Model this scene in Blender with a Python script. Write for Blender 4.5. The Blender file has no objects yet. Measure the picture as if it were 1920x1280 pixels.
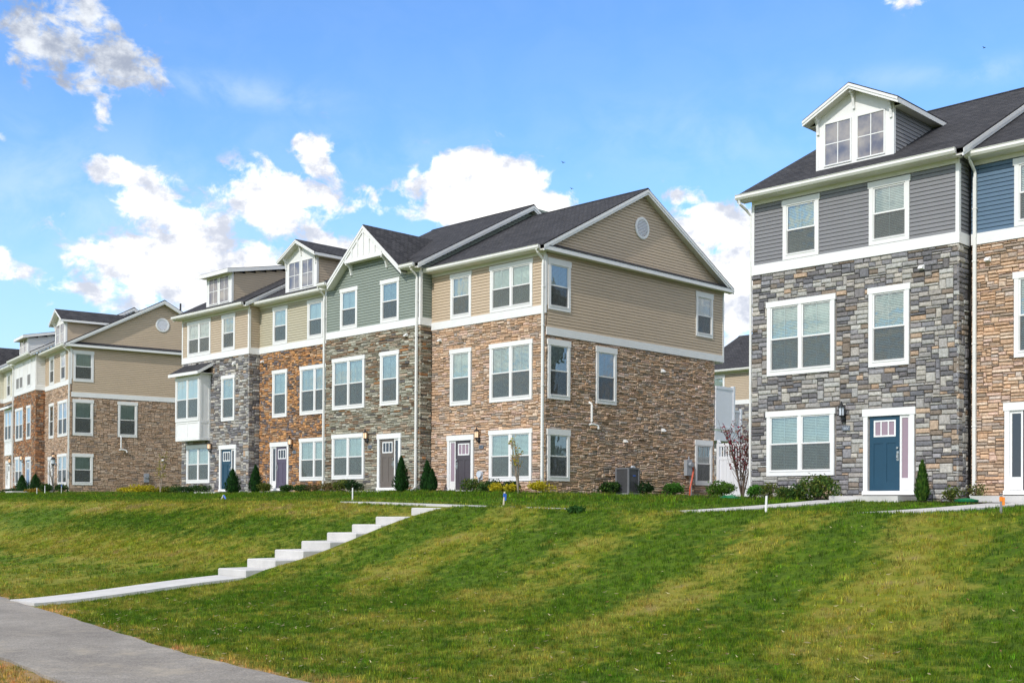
import bpy, math, random
import numpy as np
from mathutils import Matrix, Vector
S = bpy.context.scene
R = math.radians
random.seed(7)

# ------------------------------------------------------------------ camera
YAW, PITCH, ROLL = 7.86199106e-01, 7.90423537e-03, 5.72843812e-03
F_PX, CY = 2173.1, 933.15
dv = Vector((-math.sin(YAW)*math.cos(PITCH), math.cos(YAW)*math.cos(PITCH), math.sin(PITCH)))
r0 = Vector((math.cos(YAW), math.sin(YAW), 0)); u0 = r0.cross(dv)
rv = r0*math.cos(ROLL)+u0*math.sin(ROLL); uv = -r0*math.sin(ROLL)+u0*math.cos(ROLL)
cam_d = bpy.data.cameras.new('camera'); cam = bpy.data.objects.new('camera', cam_d)
S.collection.objects.link(cam)
cam.matrix_world = Matrix(((rv.x, uv.x, -dv.x, 0), (rv.y, uv.y, -dv.y, 0), (rv.z, uv.z, -dv.z, 0), (0, 0, 0, 1)))
cam_d.sensor_width = 36; cam_d.lens = F_PX/1920*36
cam_d.shift_y = (CY-640)/1920; cam_d.clip_start = .1; cam_d.clip_end = 6000
S.camera = cam

# ------------------------------------------------------------------ world and sun
SUN_EL, SUN_AZ = R(38), R(170)           # azimuth clockwise from +Y: onto the house fronts, grazing the gable ends
W = bpy.data.worlds.new('World'); S.world = W; W.use_nodes = True
nt = W.node_tree; nt.nodes.clear()
def wn(t, **k):
    n = nt.nodes.new(t)
    for a, b in k.items(): setattr(n, a, b)
    return n
def wn_ss(x, lo, hi):
    n = wn('ShaderNodeMapRange', interpolation_type='SMOOTHSTEP'); nt.links.new(x, n.inputs[0])
    n.inputs[1].default_value = lo; n.inputs[2].default_value = hi; return n.outputs[0]
sstep = wn_ss
def wm(op, a, b=None, c=None, clamp=False):
    n = nt.nodes.new('ShaderNodeMath'); n.operation = op; n.use_clamp = clamp
    for i, v in enumerate((a, b, c)):
        if v is None: continue
        if isinstance(v, (int, float)): n.inputs[i].default_value = v
        else: nt.links.new(v, n.inputs[i])
    return n.outputs[0]
sky = wn('ShaderNodeTexSky', sky_type='NISHITA', sun_disc=False, sun_elevation=SUN_EL, sun_rotation=SUN_AZ, air_density=1.0, dust_density=.4, ozone_density=2.2)
tc = wn('ShaderNodeTexCoord'); sep = wn('ShaderNodeSeparateXYZ'); nt.links.new(tc.outputs['Generated'], sep.inputs[0])
az = wm('MULTIPLY', wm('ARCTAN2', sep.outputs[0], sep.outputs[1]), 57.2958)
el = wm('MULTIPLY', wm('ARCSINE', sep.outputs[2]), 57.2958)
comb = wn('ShaderNodeCombineXYZ'); nt.links.new(az, comb.inputs[0]); nt.links.new(wm('MULTIPLY', el, 1.35), comb.inputs[1])
def cnoise(scale, detail, rough, off=0, dist=0.0):
    n = wn('ShaderNodeTexNoise'); n.noise_dimensions = '3D'
    m = wn('ShaderNodeVectorMath', operation='ADD'); nt.links.new(comb.outputs[0], m.inputs[0]); m.inputs[1].default_value = (off, off*.7, off*1.3)
    nt.links.new(m.outputs[0], n.inputs['Vector'])
    n.inputs['Scale'].default_value = scale; n.inputs['Detail'].default_value = detail; n.inputs['Roughness'].default_value = rough
    n.inputs['Distortion'].default_value = dist
    return n.outputs['Fac']
big, det = cnoise(.24, 3, .5, 5.0), cnoise(.62, 10, .60, 11.0, .3)
# (azimuth, elevation, half width, half height, weight): cumulus banks seen in the photograph, with unseen cloud cover added below to light the gable ends
CLOUDS = [(-66.6, 20.8, 3.4, 1.9, .72), (-64.0, 19.8, 2.4, 1.4, .66), (-64.6, 17.9, .7, .9, .5), (-69.6, 16.6, .8, 1.2, .5),
          (-61.2, 11.1, 4.8, 2.2, 1.1), (-60.8, 13.0, 3.2, 1.4, .75), (-56.4, 14.4, 3.0, 1.7, .95), (-54.8, 16.6, 1.1, 1.3, .8), (-63.7, 15.2, 1.6, 1.0, .85), (-62.7, 14.1, 1.8, 1.1, .95),
          (-66.0, 9.9, 1.8, .8, .45), (-58.5, 10.2, 5.2, 2.0, 1.1), (-53.2, 12.2, 2.2, 1.1, .85), (-52.2, 14.9, 1.3, .8, .55), (-69.0, 10.8, 1.4, .9, .75),
          (-46.4, 15.3, 2.9, 1.55, 1.9), (-44.2, 14.4, 2.1, 1.1, 1.6), (-48.4, 14.8, 1.1, 1.0, 1.5), (-49.9, 16.2, .6, .7, .6),
          (-35.2, 13.4, 3.2, 1.4, 1.0), (-34.0, 10.6, 3.4, 2.8, 1.0), (-36.3, 14.9, 1.6, .8, .6), (-26.6, 22.6, 1.2, .45, .6),
          (-58.0, 19.0, 3.4, .5, .16), (-24, 19.3, 5.0, .35, .12)]
tot = None
for a, e, ra, re_, wt in CLOUDS:
    dx = wm('DIVIDE', wm('SUBTRACT', az, a), ra); dz_ = wm('DIVIDE', wm('SUBTRACT', el, e), re_)
    q = wm('ADD', wm('MULTIPLY', dx, dx), wm('MULTIPLY', dz_, dz_))
    g = wm('MULTIPLY', wm('EXPONENT', wm('MULTIPLY', q, -1.0)), wt)
    tot = g if tot is None else wm('MAXIMUM', tot, g)
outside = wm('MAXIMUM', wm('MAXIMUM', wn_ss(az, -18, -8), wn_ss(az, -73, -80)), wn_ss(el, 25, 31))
cover = wm('MULTIPLY', wm('MULTIPLY', outside, wn_ss(cnoise(.07, 3, .5, 77.0), .36, .56)), wn_ss(el, 2, 8))  # extra clouds out of view, added to brighten the shaded gable walls
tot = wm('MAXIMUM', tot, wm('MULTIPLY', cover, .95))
dens = wm('ADD', wm('MULTIPLY', tot, .95), wm('MULTIPLY', wm('SUBTRACT', det, .5), 1.9))
dens = wm('ADD', dens, wm('MULTIPLY', wm('SUBTRACT', big, .5), .35))
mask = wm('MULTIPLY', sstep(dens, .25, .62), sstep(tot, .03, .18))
shade = sstep(wm('ADD', wm('MULTIPLY', cnoise(.5, 7, .62, 40.0), 1.0), wm('MULTIPLY', tot, .14)), .44, .74)
ccol = wn('ShaderNodeMix', data_type='RGBA'); nt.links.new(shade, ccol.inputs[0])
ccol.inputs[6].default_value = (2.95, 3.15, 3.65, 1); ccol.inputs[7].default_value = (6.6, 6.5, 6.35, 1)
haze = sstep(el, 18, 3)
hz = wn('ShaderNodeMix', data_type='RGBA'); nt.links.new(wm('MULTIPLY', haze, .62), hz.inputs[0])
hsv = wn('ShaderNodeHueSaturation'); hsv.inputs['Saturation'].default_value = 1.12; hsv.inputs['Value'].default_value = 1.12
tint = wn('ShaderNodeMix', data_type='RGBA', blend_type='MULTIPLY'); tint.inputs[0].default_value = 1; tint.inputs[7].default_value = (.80, .87, 1.0, 1)
nt.links.new(sky.outputs[0], tint.inputs[6]); nt.links.new(tint.outputs[2], hsv.inputs['Color']); nt.links.new(hsv.outputs[0], hz.inputs[6]); hz.inputs[7].default_value = (2.35, 3.45, 4.85, 1)
veil = None
for a, e, ra, re_, wt in ((-58.5, 19.2, 4.5, .7, .30), (-24.0, 19.4, 7.0, .5, .22), (-66, 14, 9, 2.6, .25), (-36, 17.5, 6, 1.6, .16), (-52, 17, 7, 1.2, .14)):
    dx = wm('DIVIDE', wm('SUBTRACT', az, a), ra); dz_ = wm('DIVIDE', wm('ADD', wm('SUBTRACT', el, e), wm('MULTIPLY', wm('SUBTRACT', az, a), .04)), re_)
    g = wm('MULTIPLY', wm('EXPONENT', wm('MULTIPLY', wm('ADD', wm('MULTIPLY', dx, dx), wm('MULTIPLY', dz_, dz_)), -1.0)), wt)
    veil = g if veil is None else wm('MAXIMUM', veil, g)
veil = wm('MULTIPLY', wm('ADD', veil, .03), wn_ss(cnoise(.3, 5, .6, 21.0, .4), .3, .7))
vm = wn('ShaderNodeMix', data_type='RGBA'); nt.links.new(veil, vm.inputs[0]); nt.links.new(hz.outputs[2], vm.inputs[6]); vm.inputs[7].default_value = (4.2, 4.7, 5.6, 1)
cg = wn('ShaderNodeMix', data_type='RGBA', blend_type='MULTIPLY'); nt.links.new(wm('MULTIPLY', wm('MULTIPLY', wn_ss(el, 17.0, 18.5), wn_ss(el, 30, 26)), wn_ss(az, -50, -56)), cg.inputs[0]); nt.links.new(ccol.outputs[2], cg.inputs[6]); cg.inputs[7].default_value = (.62, .66, .72, 1)
ccol = cg
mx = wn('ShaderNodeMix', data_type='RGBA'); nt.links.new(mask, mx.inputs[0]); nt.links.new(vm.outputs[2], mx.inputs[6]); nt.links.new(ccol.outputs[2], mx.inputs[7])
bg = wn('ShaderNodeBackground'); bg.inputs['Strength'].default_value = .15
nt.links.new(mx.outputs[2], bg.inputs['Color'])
wo = wn('ShaderNodeOutputWorld'); nt.links.new(bg.outputs[0], wo.inputs['Surface'])
sd = bpy.data.lights.new('sun', 'SUN'); sd.energy = 2.0; sd.angle = R(1.0); sd.color = (1, .955, .89)
so = bpy.data.objects.new('sun', sd); S.collection.objects.link(so)
sdir = Vector((math.sin(SUN_AZ)*math.cos(SUN_EL), math.cos(SUN_AZ)*math.cos(SUN_EL), math.sin(SUN_EL)))
so.rotation_euler = (-sdir).to_track_quat('-Z', 'Y').to_euler(); so.location = (-20, -20, 40)
vs = S.view_settings; vs.view_transform = 'Standard'; vs.look = 'None'; vs.gamma = 1; vs.exposure = .62; vs.use_curve_mapping = False
S.cycles.max_bounces = 8; S.cycles.transparent_max_bounces = 12; S.cycles.use_denoising = True; S.cycles.denoising_prefilter = 'NONE'

# ------------------------------------------------------------------ materials
MAT = {}
def new_mat(name):
    m = bpy.data.materials.new(name); m.use_nodes = True; m.node_tree.nodes.clear(); MAT[name] = m
    return m, m.node_tree
class NT:
    def __init__(s, t): s.t = t
    def n(s, ty, ins=None, **k):
        n = s.t.nodes.new(ty)
        for a, b in k.items(): setattr(n, a, b)
        for a, b in (ins or {}).items():
            if hasattr(b, 'is_output') and b.is_output: s.t.links.new(b, n.inputs[a])
            else: n.inputs[a].default_value = b
        return n
    def math(s, op, a, b=0.0, clamp=False):
        return s.n('ShaderNodeMath', {0: a, 1: b}, operation=op, use_clamp=clamp).outputs[0]
    def mix(s, f, a, b, bt='MIX'):
        return s.n('ShaderNodeMix', {0: f, 6: a, 7: b}, data_type='RGBA', blend_type=bt).outputs[2]
    def noise(s, vec, scale, detail=3, rough=.55, dist=0.):
        return s.n('ShaderNodeTexNoise', {'Vector': vec, 'Scale': scale, 'Detail': detail, 'Roughness': rough, 'Distortion': dist}).outputs['Fac']
    def ramp(s, f, lo, hi, a=0., b=1.):
        return s.n('ShaderNodeMapRange', {0: f, 1: lo, 2: hi, 3: a, 4: b}).outputs[0]
    def ss(s, f, lo, hi):
        return s.n('ShaderNodeMapRange', {0: f, 1: lo, 2: hi}, interpolation_type='SMOOTHSTEP').outputs[0]
    def out(s, bs, color=None, rough=.6, bump=None, bs_=.3, bdist=.02, spec=.5, **k):
        ins = {'Roughness': rough, 'Specular IOR Level': spec}
        if color is not None: ins['Base Color'] = color
        ins.update(k)
        b = s.n('ShaderNodeBsdfPrincipled', ins)
        if bump is not None:
            bn = s.n('ShaderNodeBump', {'Height': bump, 'Strength': bs_, 'Distance': bdist}); s.t.links.new(bn.outputs[0], b.inputs['Normal'])
        o = s.n('ShaderNodeOutputMaterial'); s.t.links.new(b.outputs[0], o.inputs[0]); return b
def c4(c): return (c[0], c[1], c[2], 1)
def plain(name, col, rough=.5, var=.06, scale=3., bump=0., spec=.4, metal=0., fine=0.):
    m, t = new_mat(name); N = NT(t)
    tc = N.n('ShaderNodeTexCoord').outputs['Object']
    f = N.noise(tc, scale, 5, .6)
    a = c4([c*(1-var) for c in col]); b = c4([min(1, c*(1+var)) for c in col])
    colr = N.mix(N.ramp(f, .3, .7), a, b)
    info = N.n('ShaderNodeObjectInfo').outputs['Random']
    colr = N.mix(1.0, colr, N.n('ShaderNodeCombineColor', {0: N.ramp(info, 0, 1, 1-var*.5, 1+var*.3), 1: N.ramp(info, 0, 1, 1-var*.5, 1+var*.3), 2: N.ramp(info, 0, 1, 1-var*.5, 1+var*.3)}).outputs[0], 'MULTIPLY')
    N.out(None, colr, rough, N.noise(tc, fine or 60., 3) if bump else None, bump, .01, spec, Metallic=metal)
    return m
plain('white_trim', (.76, .76, .745), .45, .035)
plain('white_vinyl', (.74, .76, .80), .4, .03)
plain('gutter_white', (.75, .745, .71), .35, .05)
plain('soffit', (.70, .685, .63), .6, .03)
plain('siding_tan', (.53, .42, .30), .5, .03, 1.5, .08)
plain('siding_tan_gray', (.50, .405, .295), .5, .03, 1.5, .08)
plain('siding_cream', (.48, .44, .325), .5, .03, 1.5, .08)
plain('siding_sage', (.245, .285, .245), .5, .03, 1.5, .08)
plain('siding_gray', (.215, .215, .225), .5, .04, 1.5, .08)
plain('siding_blue', (.10, .165, .24), .5, .05, 1.5, .08)
plain('siding_white', (.76, .76, .74), .5, .03, 1.5, .08)
plain('siding_ivory', (.70, .67, .56), .5, .03, 1.5, .08)
plain('mortar', (.23, .205, .18), .95, .2, 20, .3, .1)
plain('door_blue', (.014, .058, .10), .4, .06)
plain('door_dark', (.075, .065, .075), .4, .06)
plain('door_taupe', (.13, .11, .095), .4, .06)
plain('door_purple', (.10, .085, .13), .4, .06)
plain('door_sky', (.20, .30, .45), .4, .06)
plain('black_metal', (.015, .015, .017), .35, .1, spec=.6)
plain('nickel', (.55, .53, .5), .25, .05, metal=1.)
plain('meter_gray', (.28, .30, .33), .5, .08)
plain('ac_gray', (.17, .175, .19), .5, .08)
plain('conduit_gray', (.35, .37, .38), .5, .08)
plain('orange_duct', (.55, .08, .03), .5, .05)
plain('plaque_slate', (.035, .045, .07), .4, .1)
plain('plaque_gray', (.10, .12, .15), .4, .1)
plain('muntin', (.78, .79, .78), .4, .02)
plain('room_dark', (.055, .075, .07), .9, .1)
plain('blind_white', (.78, .80, .75), .5, .13)
plain('mulch', (.035, .024, .018), .95, .5, 25, .8, .1)
plain('bark', (.12, .09, .07), .9, .3, 20, .5, .1)
plain('bark_pale', (.30, .25, .20), .9, .2, 20, .3, .1)
plain('stake_wood', (.62, .55, .42), .8, .15, 12, .2)
plain('stake_gray', (.22, .22, .23), .8, .15, 12, .2)
plain('tape_blue', (.03, .12, .5), .5, .1)
plain('tape_orange', (.8, .25, .03), .5, .1)
plain('hose_green', (.01, .18, .07), .4, .1)
plain('bird_black', (.012, .012, .014), .8, .1)
plain('glass_lamp_cool', (.55, .60, .66), .3, .05)

def mat_attr(name, rough=.85, mott=.35, bump=.6, mscale=14., spec=.25, trans=False):
    m, t = new_mat(name); N = NT(t)
    at = N.n('ShaderNodeAttribute', attribute_name='col').outputs['Color']
    tc = N.n('ShaderNodeTexCoord').outputs['Object']
    f = N.noise(tc, mscale, 6, .68)
    g = N.ramp(f, .3, .7, 1-mott, 1+mott)
    cc = N.n('ShaderNodeCombineColor', {0: g, 1: g, 2: g}).outputs[0]
    colr = N.mix(1.0, at, cc, 'MULTIPLY')
    if trans:
        d = N.n('ShaderNodeBsdfPrincipled', {'Base Color': colr, 'Roughness': .7, 'Specular IOR Level': .2})
        tr = N.n('ShaderNodeBsdfTranslucent', {'Color': colr})
        mx = N.n('ShaderNodeMixShader', {0: .3, 1: d.outputs[0], 2: tr.outputs[0]})
        o = N.n('ShaderNodeOutputMaterial', {0: mx.outputs[0]})
    else:
        N.out(None, colr, rough, N.noise(tc, 28., 6, .7), bump, .02, spec)
    return m
mat_attr('stone'); mat_attr('leaf', trans=True, mott=.15)
def mat_shingle(name, along):
    m, t = new_mat(name); N = NT(t)
    tc = N.n('ShaderNodeTexCoord').outputs['Object']; sp = N.n('ShaderNodeSeparateXYZ', {0: tc})
    v = N.n('ShaderNodeCombineXYZ', {0: sp.outputs[0 if along == 'x' else 1], 1: N.math('MULTIPLY', sp.outputs[1 if along == 'x' else 0], 1.13)}).outputs[0]
    br = N.n('ShaderNodeTexBrick', {'Vector': v, 'Color1': (.031, .031, .035, 1), 'Color2': (.058, .057, .061, 1), 'Mortar': (.014, .014, .015, 1), 'Scale': 1.0, 'Mortar Size': .010,
                                    'Bias': 0., 'Brick Width': .22, 'Row Height': .145}, offset=.5)
    f = N.noise(tc, 160., 2, .6)
    big = N.noise(tc, .9, 3)
    g = N.math('MULTIPLY', N.ramp(f, .25, .75, .55, 1.5), N.ramp(big, .3, .7, .85, 1.15))
    colr = N.mix(1.0, br.outputs[0], N.n('ShaderNodeCombineColor', {0: g, 1: g, 2: g}).outputs[0], 'MULTIPLY')
    h = N.math('ADD', N.math('MULTIPLY', br.outputs['Fac'], -1.0), N.math('MULTIPLY', f, .4))
    N.out(None, colr, .9, h, .5, .02, .2)
mat_shingle('shingle_x', 'x'); mat_shingle('shingle_y', 'y')
def mat_glass():
    m, t = new_mat('window_glass'); N = NT(t)
    tr = N.n('ShaderNodeBsdfTransparent', {'Color': (.80, .93, .90, 1)})
    tc = N.n('ShaderNodeTexCoord').outputs['Object']
    bn = N.n('ShaderNodeBump', {'Height': N.noise(tc, 1.6, 2), 'Strength': .15, 'Distance': .05})
    gl = N.n('ShaderNodeBsdfGlossy', {'Color': (.95, .97, 1, 1), 'Roughness': .02, 'Normal': bn.outputs[0]})
    fr = N.n('ShaderNodeFresnel', {'IOR': 1.55})
    fac = N.math('ADD', N.math('MULTIPLY', fr.outputs[0], 1.4), .12, True)
    mx = N.n('ShaderNodeMixShader', {0: fac, 1: tr.outputs[0], 2: gl.outputs[0]})
    N.n('ShaderNodeOutputMaterial', {0: mx.outputs[0]})
    m, t = new_mat('insect_screen'); N = NT(t)
    tr = N.n('ShaderNodeBsdfTransparent'); di = N.n('ShaderNodeBsdfDiffuse', {'Color': (.10, .10, .10, 1)})
    mx = N.n('ShaderNodeMixShader', {0: .52, 1: tr.outputs[0], 2: di.outputs[0]})
    N.n('ShaderNodeOutputMaterial', {0: mx.outputs[0]})
    m, t = new_mat('dark_glass'); N = NT(t)
    N.out(None, (.03, .035, .045, 1), .05, spec=.8)
    m, t = new_mat('rosy_glass'); N = NT(t)
    N.out(None, (.30, .21, .25, 1), .1, spec=.7)
    m, t = new_mat('dormer_glass'); N = NT(t)
    tc = N.n('ShaderNodeTexCoord').outputs['Object']
    c = N.mix(N.ramp(N.noise(tc, 1.7, 4), .35, .65), (.13, .13, .16, 1), (.36, .32, .28, 1))
    N.out(None, c, .06, spec=.8)
    m, t = new_mat('lamp_glow'); N = NT(t)
    N.out(None, (.75, .6, .45, 1), .3, spec=.5, **{'Emission Color': (1, .62, .33, 1), 'Emission Strength': .55})
mat_glass()
def mat_ground():
    # lawn colour: mowing stripes up the bank, dry bands along the left lawn, patches of straw; used by the ground sheet and by the blades
    for name in ('lawn_soil', 'grass_blade'):
        m, t = new_mat(name); N = NT(t)
        P = N.n('ShaderNodeNewGeometry').outputs['Position']; sp = N.n('ShaderNodeSeparateXYZ', {0: P})
        X, Y = sp.outputs[0], sp.outputs[1]
        n1 = N.noise(P, .22, 4, .6); n2 = N.noise(P, 1.1, 4, .65); n3 = N.noise(P, 5.5, 4, .7)
        wx = N.math('ADD', N.math('ADD', X, N.math('MULTIPLY', Y, .22)), N.math('MULTIPLY', n1, 3.2))
        st = N.math('SINE', N.math('MULTIPLY', wx, 1.75))                 # stripes, 3.6 m apart
        st2 = N.math('SINE', N.math('ADD', N.math('MULTIPLY', N.math('ADD', Y, N.math('MULTIPLY', n1, 2.5)), 1.55), .6))
        left = N.ss(X, -21., -27.)
        s = N.n('ShaderNodeMix', {0: left, 2: st, 3: st2}, data_type='FLOAT').outputs[0]
        bank = N.math('MULTIPLY', N.ss(Y, 11.5, 15.5), N.ss(Y, 22.5, 19.8))
        s = N.math('MULTIPLY', s, N.ramp(bank, 0, 1, .25, 1.))
        dry = N.math('ADD', N.math('MULTIPLY', s, .22), N.math('MULTIPLY', N.math('SUBTRACT', n1, .5), .8))
        dry = N.math('ADD', dry, N.math('MULTIPLY', N.math('SUBTRACT', n2, .5), 1.0))
        dry = N.math('ADD', dry, N.math('MULTIPLY', N.math('SUBTRACT', n3, .5), 1.1))
        dry = N.math('ADD', dry, N.math('MULTIPLY', N.ss(Y, 21.5, 24.5), -.22))
        dry = N.math('ADD', dry, N.math('MULTIPLY', left, .06))
        green = N.mix(N.ss(n3, .35, .65), (.050, .118, .003, 1), (.112, .212, .004, 1))
        yel = N.mix(N.ss(n2, .3, .7), (.25, .275, .014, 1), (.34, .31, .05, 1))
        c = N.mix(N.ss(dry, -.18, .34), green, yel)
        straw = N.ss(N.math('ADD', dry, N.math('MULTIPLY', N.noise(P, .8, 5, .7), .6)), .62, .85)
        c = N.mix(N.math('MULTIPLY', straw, .7), c, (.33, .25, .11, 1))
        if name == 'lawn_soil':
            edge = N.n('ShaderNodeAttribute', attribute_name='edge').outputs['Fac']
            e = N.ss(N.math('ADD', edge, N.math('MULTIPLY', N.math('SUBTRACT', n3, .5), 1.1)), .45, .75)
            c = N.mix(.35, c, N.mix(N.noise(P, 9., 5, .7), (.03, .028, .015, 1), (.10, .10, .03, 1)))
            c = N.mix(N.math('MULTIPLY', e, .92), c, N.mix(n3, (.26, .15, .07, 1), (.48, .34, .18, 1)))
            N.out(None, c, .95, N.noise(P, 40., 5, .7), .8, .04, .1)
        else:
            at = N.n('ShaderNodeAttribute', attribute_name='col').outputs['Color']
            c = N.mix(1.0, c, at, 'MULTIPLY')
            d = N.n('ShaderNodeBsdfPrincipled', {'Base Color': c, 'Roughness': .6, 'Specular IOR Level': .25})
            tr = N.n('ShaderNodeBsdfTranslucent', {'Color': c})
            mx = N.n('ShaderNodeMixShader', {0: .35, 1: d.outputs[0], 2: tr.outputs[0]})
            N.n('ShaderNodeOutputMaterial', {0: mx.outputs[0]})
    m, t = new_mat('asphalt'); N = NT(t)
    P = N.n('ShaderNodeNewGeometry').outputs['Position']
    a = N.mix(N.ss(N.noise(P, .5, 5, .6), .3, .7), (.20, .18, .155, 1), (.28, .255, .22, 1))
    sp = N.ramp(N.noise(P, 42., 4, .8), .32, .68, .55, 1.42)
    a = N.mix(1., a, N.n('ShaderNodeCombineColor', {0: sp, 1: sp, 2: sp}).outputs[0], 'MULTIPLY')
    m4 = N.ramp(N.noise(P, 3.2, 6, .75), .3, .7, .84, 1.14); a = N.mix(1., a, N.n('ShaderNodeCombineColor', {0: m4, 1: m4, 2: m4}).outputs[0], 'MULTIPLY')
    stn = N.ss(N.noise(P, 1.3, 6, .7), .52, .70)
    a = N.mix(N.math('MULTIPLY', stn, .45), a, (.40, .345, .26, 1))
    N.out(None, a, .85, N.noise(P, 90., 3, .7), .5, .01, .3)
    m, t = new_mat('concrete'); N = NT(t)
    P = N.n('ShaderNodeNewGeometry').outputs['Position']
    a = N.mix(N.ss(N.noise(P, 1.2, 6, .65), .3, .7), (.47, .46, .44, 1), (.58, .565, .54, 1))
    sp = N.ramp(N.noise(P, 60., 3, .7), .3, .7, .9, 1.08)
    a = N.mix(1., a, N.n('ShaderNodeCombineColor', {0: sp, 1: sp, 2: sp}).outputs[0], 'MULTIPLY')
    N.out(None, a, .8, N.noise(P, 60., 3, .7), .25, .01, .3)
mat_ground()

# ------------------------------------------------------------------ mesh helpers
COL = S.collection
def link(name, me, parent=None, loc=(0, 0, 0), rz=0., label=None, cat=None, group=None, kind=None):
    o = bpy.data.objects.new(name, me); COL.objects.link(o)
    if parent is not None: o.parent = parent
    o.location = loc; o.rotation_euler = (0, 0, rz)
    if label: o['label'] = label
    if cat: o['category'] = cat
    if group: o['group'] = group
    if kind: o['kind'] = kind
    return o
FRONT = lambda u, d, z: (u, d, z)
SIDE = lambda u, d, z: (-d, u, z)
class MB:
    def __init__(s, fr=FRONT): s.v = []; s.f = []; s.m = []; s.c = []; s.fr = fr; s.mats = []; s.cur = 0; s.col = None
    def mat(s, name):
        if name not in s.mats: s.mats.append(name)
        s.cur = s.mats.index(name); return s
    def add(s, vs, fs):
        b = len(s.v); s.v += [s.fr(*p) for p in vs]
        for f in fs:
            s.f.append(tuple(b+i for i in f)); s.m.append(s.cur)
            if s.col is not None: s.c.append(s.col)
    def box(s, x0, x1, y0, y1, z0, z1):
        s.add([(x0, y0, z0), (x1, y0, z0), (x1, y1, z0), (x0, y1, z0), (x0, y0, z1), (x1, y0, z1), (x1, y1, z1), (x0, y1, z1)],
              [(0, 3, 2, 1), (4, 5, 6, 7), (0, 1, 5, 4), (1, 2, 6, 5), (2, 3, 7, 6), (3, 0, 4, 7)])
    def quad(s, a, b, c, d): s.add([a, b, c, d], [(0, 1, 2, 3)])
    def prism(s, prof, axis, a, b):
        # prof: 2-D polygon; axis 'x': prof=(y,z); axis 'y': prof=(x,z); axis 'z': prof=(x,y)
        n = len(prof)
        P = {'x': lambda p, t: (t, p[0], p[1]), 'y': lambda p, t: (p[0], t, p[1]), 'z': lambda p, t: (p[0], p[1], t)}[axis]
        vs = [P(p, a) for p in prof]+[P(p, b) for p in prof]
        fs = [tuple(range(n))[::-1], tuple(range(n, 2*n))]+[(i, (i+1) % n, n+(i+1) % n, n+i) for i in range(n)]
        s.add(vs, fs)
    def tube(s, pts, r, n=8, r2=None, cap=True):
        pts = [Vector(p) for p in pts]; rings = []; k = len(pts)
        for i, p in enumerate(pts):
            t = (pts[min(i+1, k-1)]-pts[max(i-1, 0)]).normalized()
            a = Vector((0, 0, 1)) if abs(t.z) < .9 else Vector((1, 0, 0))
            e1 = t.cross(a).normalized(); e2 = t.cross(e1)
            rr = r if r2 is None else r+(r2-r)*i/(k-1)
            rings.append([tuple(p+(e1*math.cos(6.2832*j/n)+e2*math.sin(6.2832*j/n))*rr) for j in range(n)])
        vs = [q for g in rings for q in g]; fs = []
        for i in range(k-1):
            for j in range(n):
                fs.append((i*n+j, i*n+(j+1) % n, (i+1)*n+(j+1) % n, (i+1)*n+j))
        if cap: fs += [tuple(range(n))[::-1], tuple(range((k-1)*n, k*n))]
        s.add(vs, fs)
    def lathe(s, cx, cy, prof, n=12):
        vs = []; fs = []
        for r, z in prof: vs += [(cx+r*math.cos(6.2832*j/n), cy+r*math.sin(6.2832*j/n), z) for j in range(n)]
        for i in range(len(prof)-1):
            for j in range(n): fs.append((i*n+j, i*n+(j+1) % n, (i+1)*n+(j+1) % n, (i+1)*n+j))
        fs += [tuple(range(n))[::-1], tuple(range((len(prof)-1)*n, len(prof)*n))]
        s.add(vs, fs)
    def mesh(s, name):
        me = bpy.data.meshes.new(name); me.from_pydata(s.v, [], s.f)
        for m in (s.mats or ['white_trim']): me.materials.append(MAT[m])
        if len(s.mats) > 1: me.polygons.foreach_set('material_index', s.m)
        if s.c:
            a = me.attributes.new('col', 'FLOAT_COLOR', 'FACE')
            a.data.foreach_set('color', np.array([(c[0], c[1], c[2], 1) for c in s.c], dtype=np.float32).ravel())
        me.update(); return me
    def build(s, name, parent=None, loc=None, **k):
        if loc is None: loc = (0, 0, -ZB) if parent is not None and parent.get('_h') else (0, 0, 0)
        return link(name, s.mesh(name), parent, loc, **k)
ZB = .3

def spans(u0, u1, zc, ops):
    """intervals of [u0,u1] at height zc that no opening covers"""
    cuts = sorted((o[0], o[1]) for o in ops if o[2] < zc < o[3])
    r, a = [], u0
    for p, q in cuts:
        if p > a+.02: r.append((a, min(p, u1)))
        a = max(a, q)
    if a < u1-.02: r.append((a, u1))
    return r
PLANK = .114
def planks(parent, fr, u0, u1, z0, z1, ops, mat, joined=False, lim=None):
    J = MB(fr).mat(mat); z = z0; k = 0
    while z < z1-.02:
        zt = min(z+PLANK, z1)
        a, b = (u0, u1) if lim is None else lim(z+.02)
        if b-a < .1: break
        for p, q in spans(a, b, (z+zt)/2, ops):
            m = J if joined else MB(fr).mat(mat)
            # dutch lap: proud foot, a flat face, a cove under the next course
            m.prism([(.045, z), (-.002, z), (.002, z+.080), (.028, zt-.004), (.045, zt)], 'x', p+.002, q-.002)
            if not joined: m.build('siding_plank', parent)
        z = zt; k += 1
    if joined: J.build('siding_planks', parent, kind='stuff')

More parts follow.
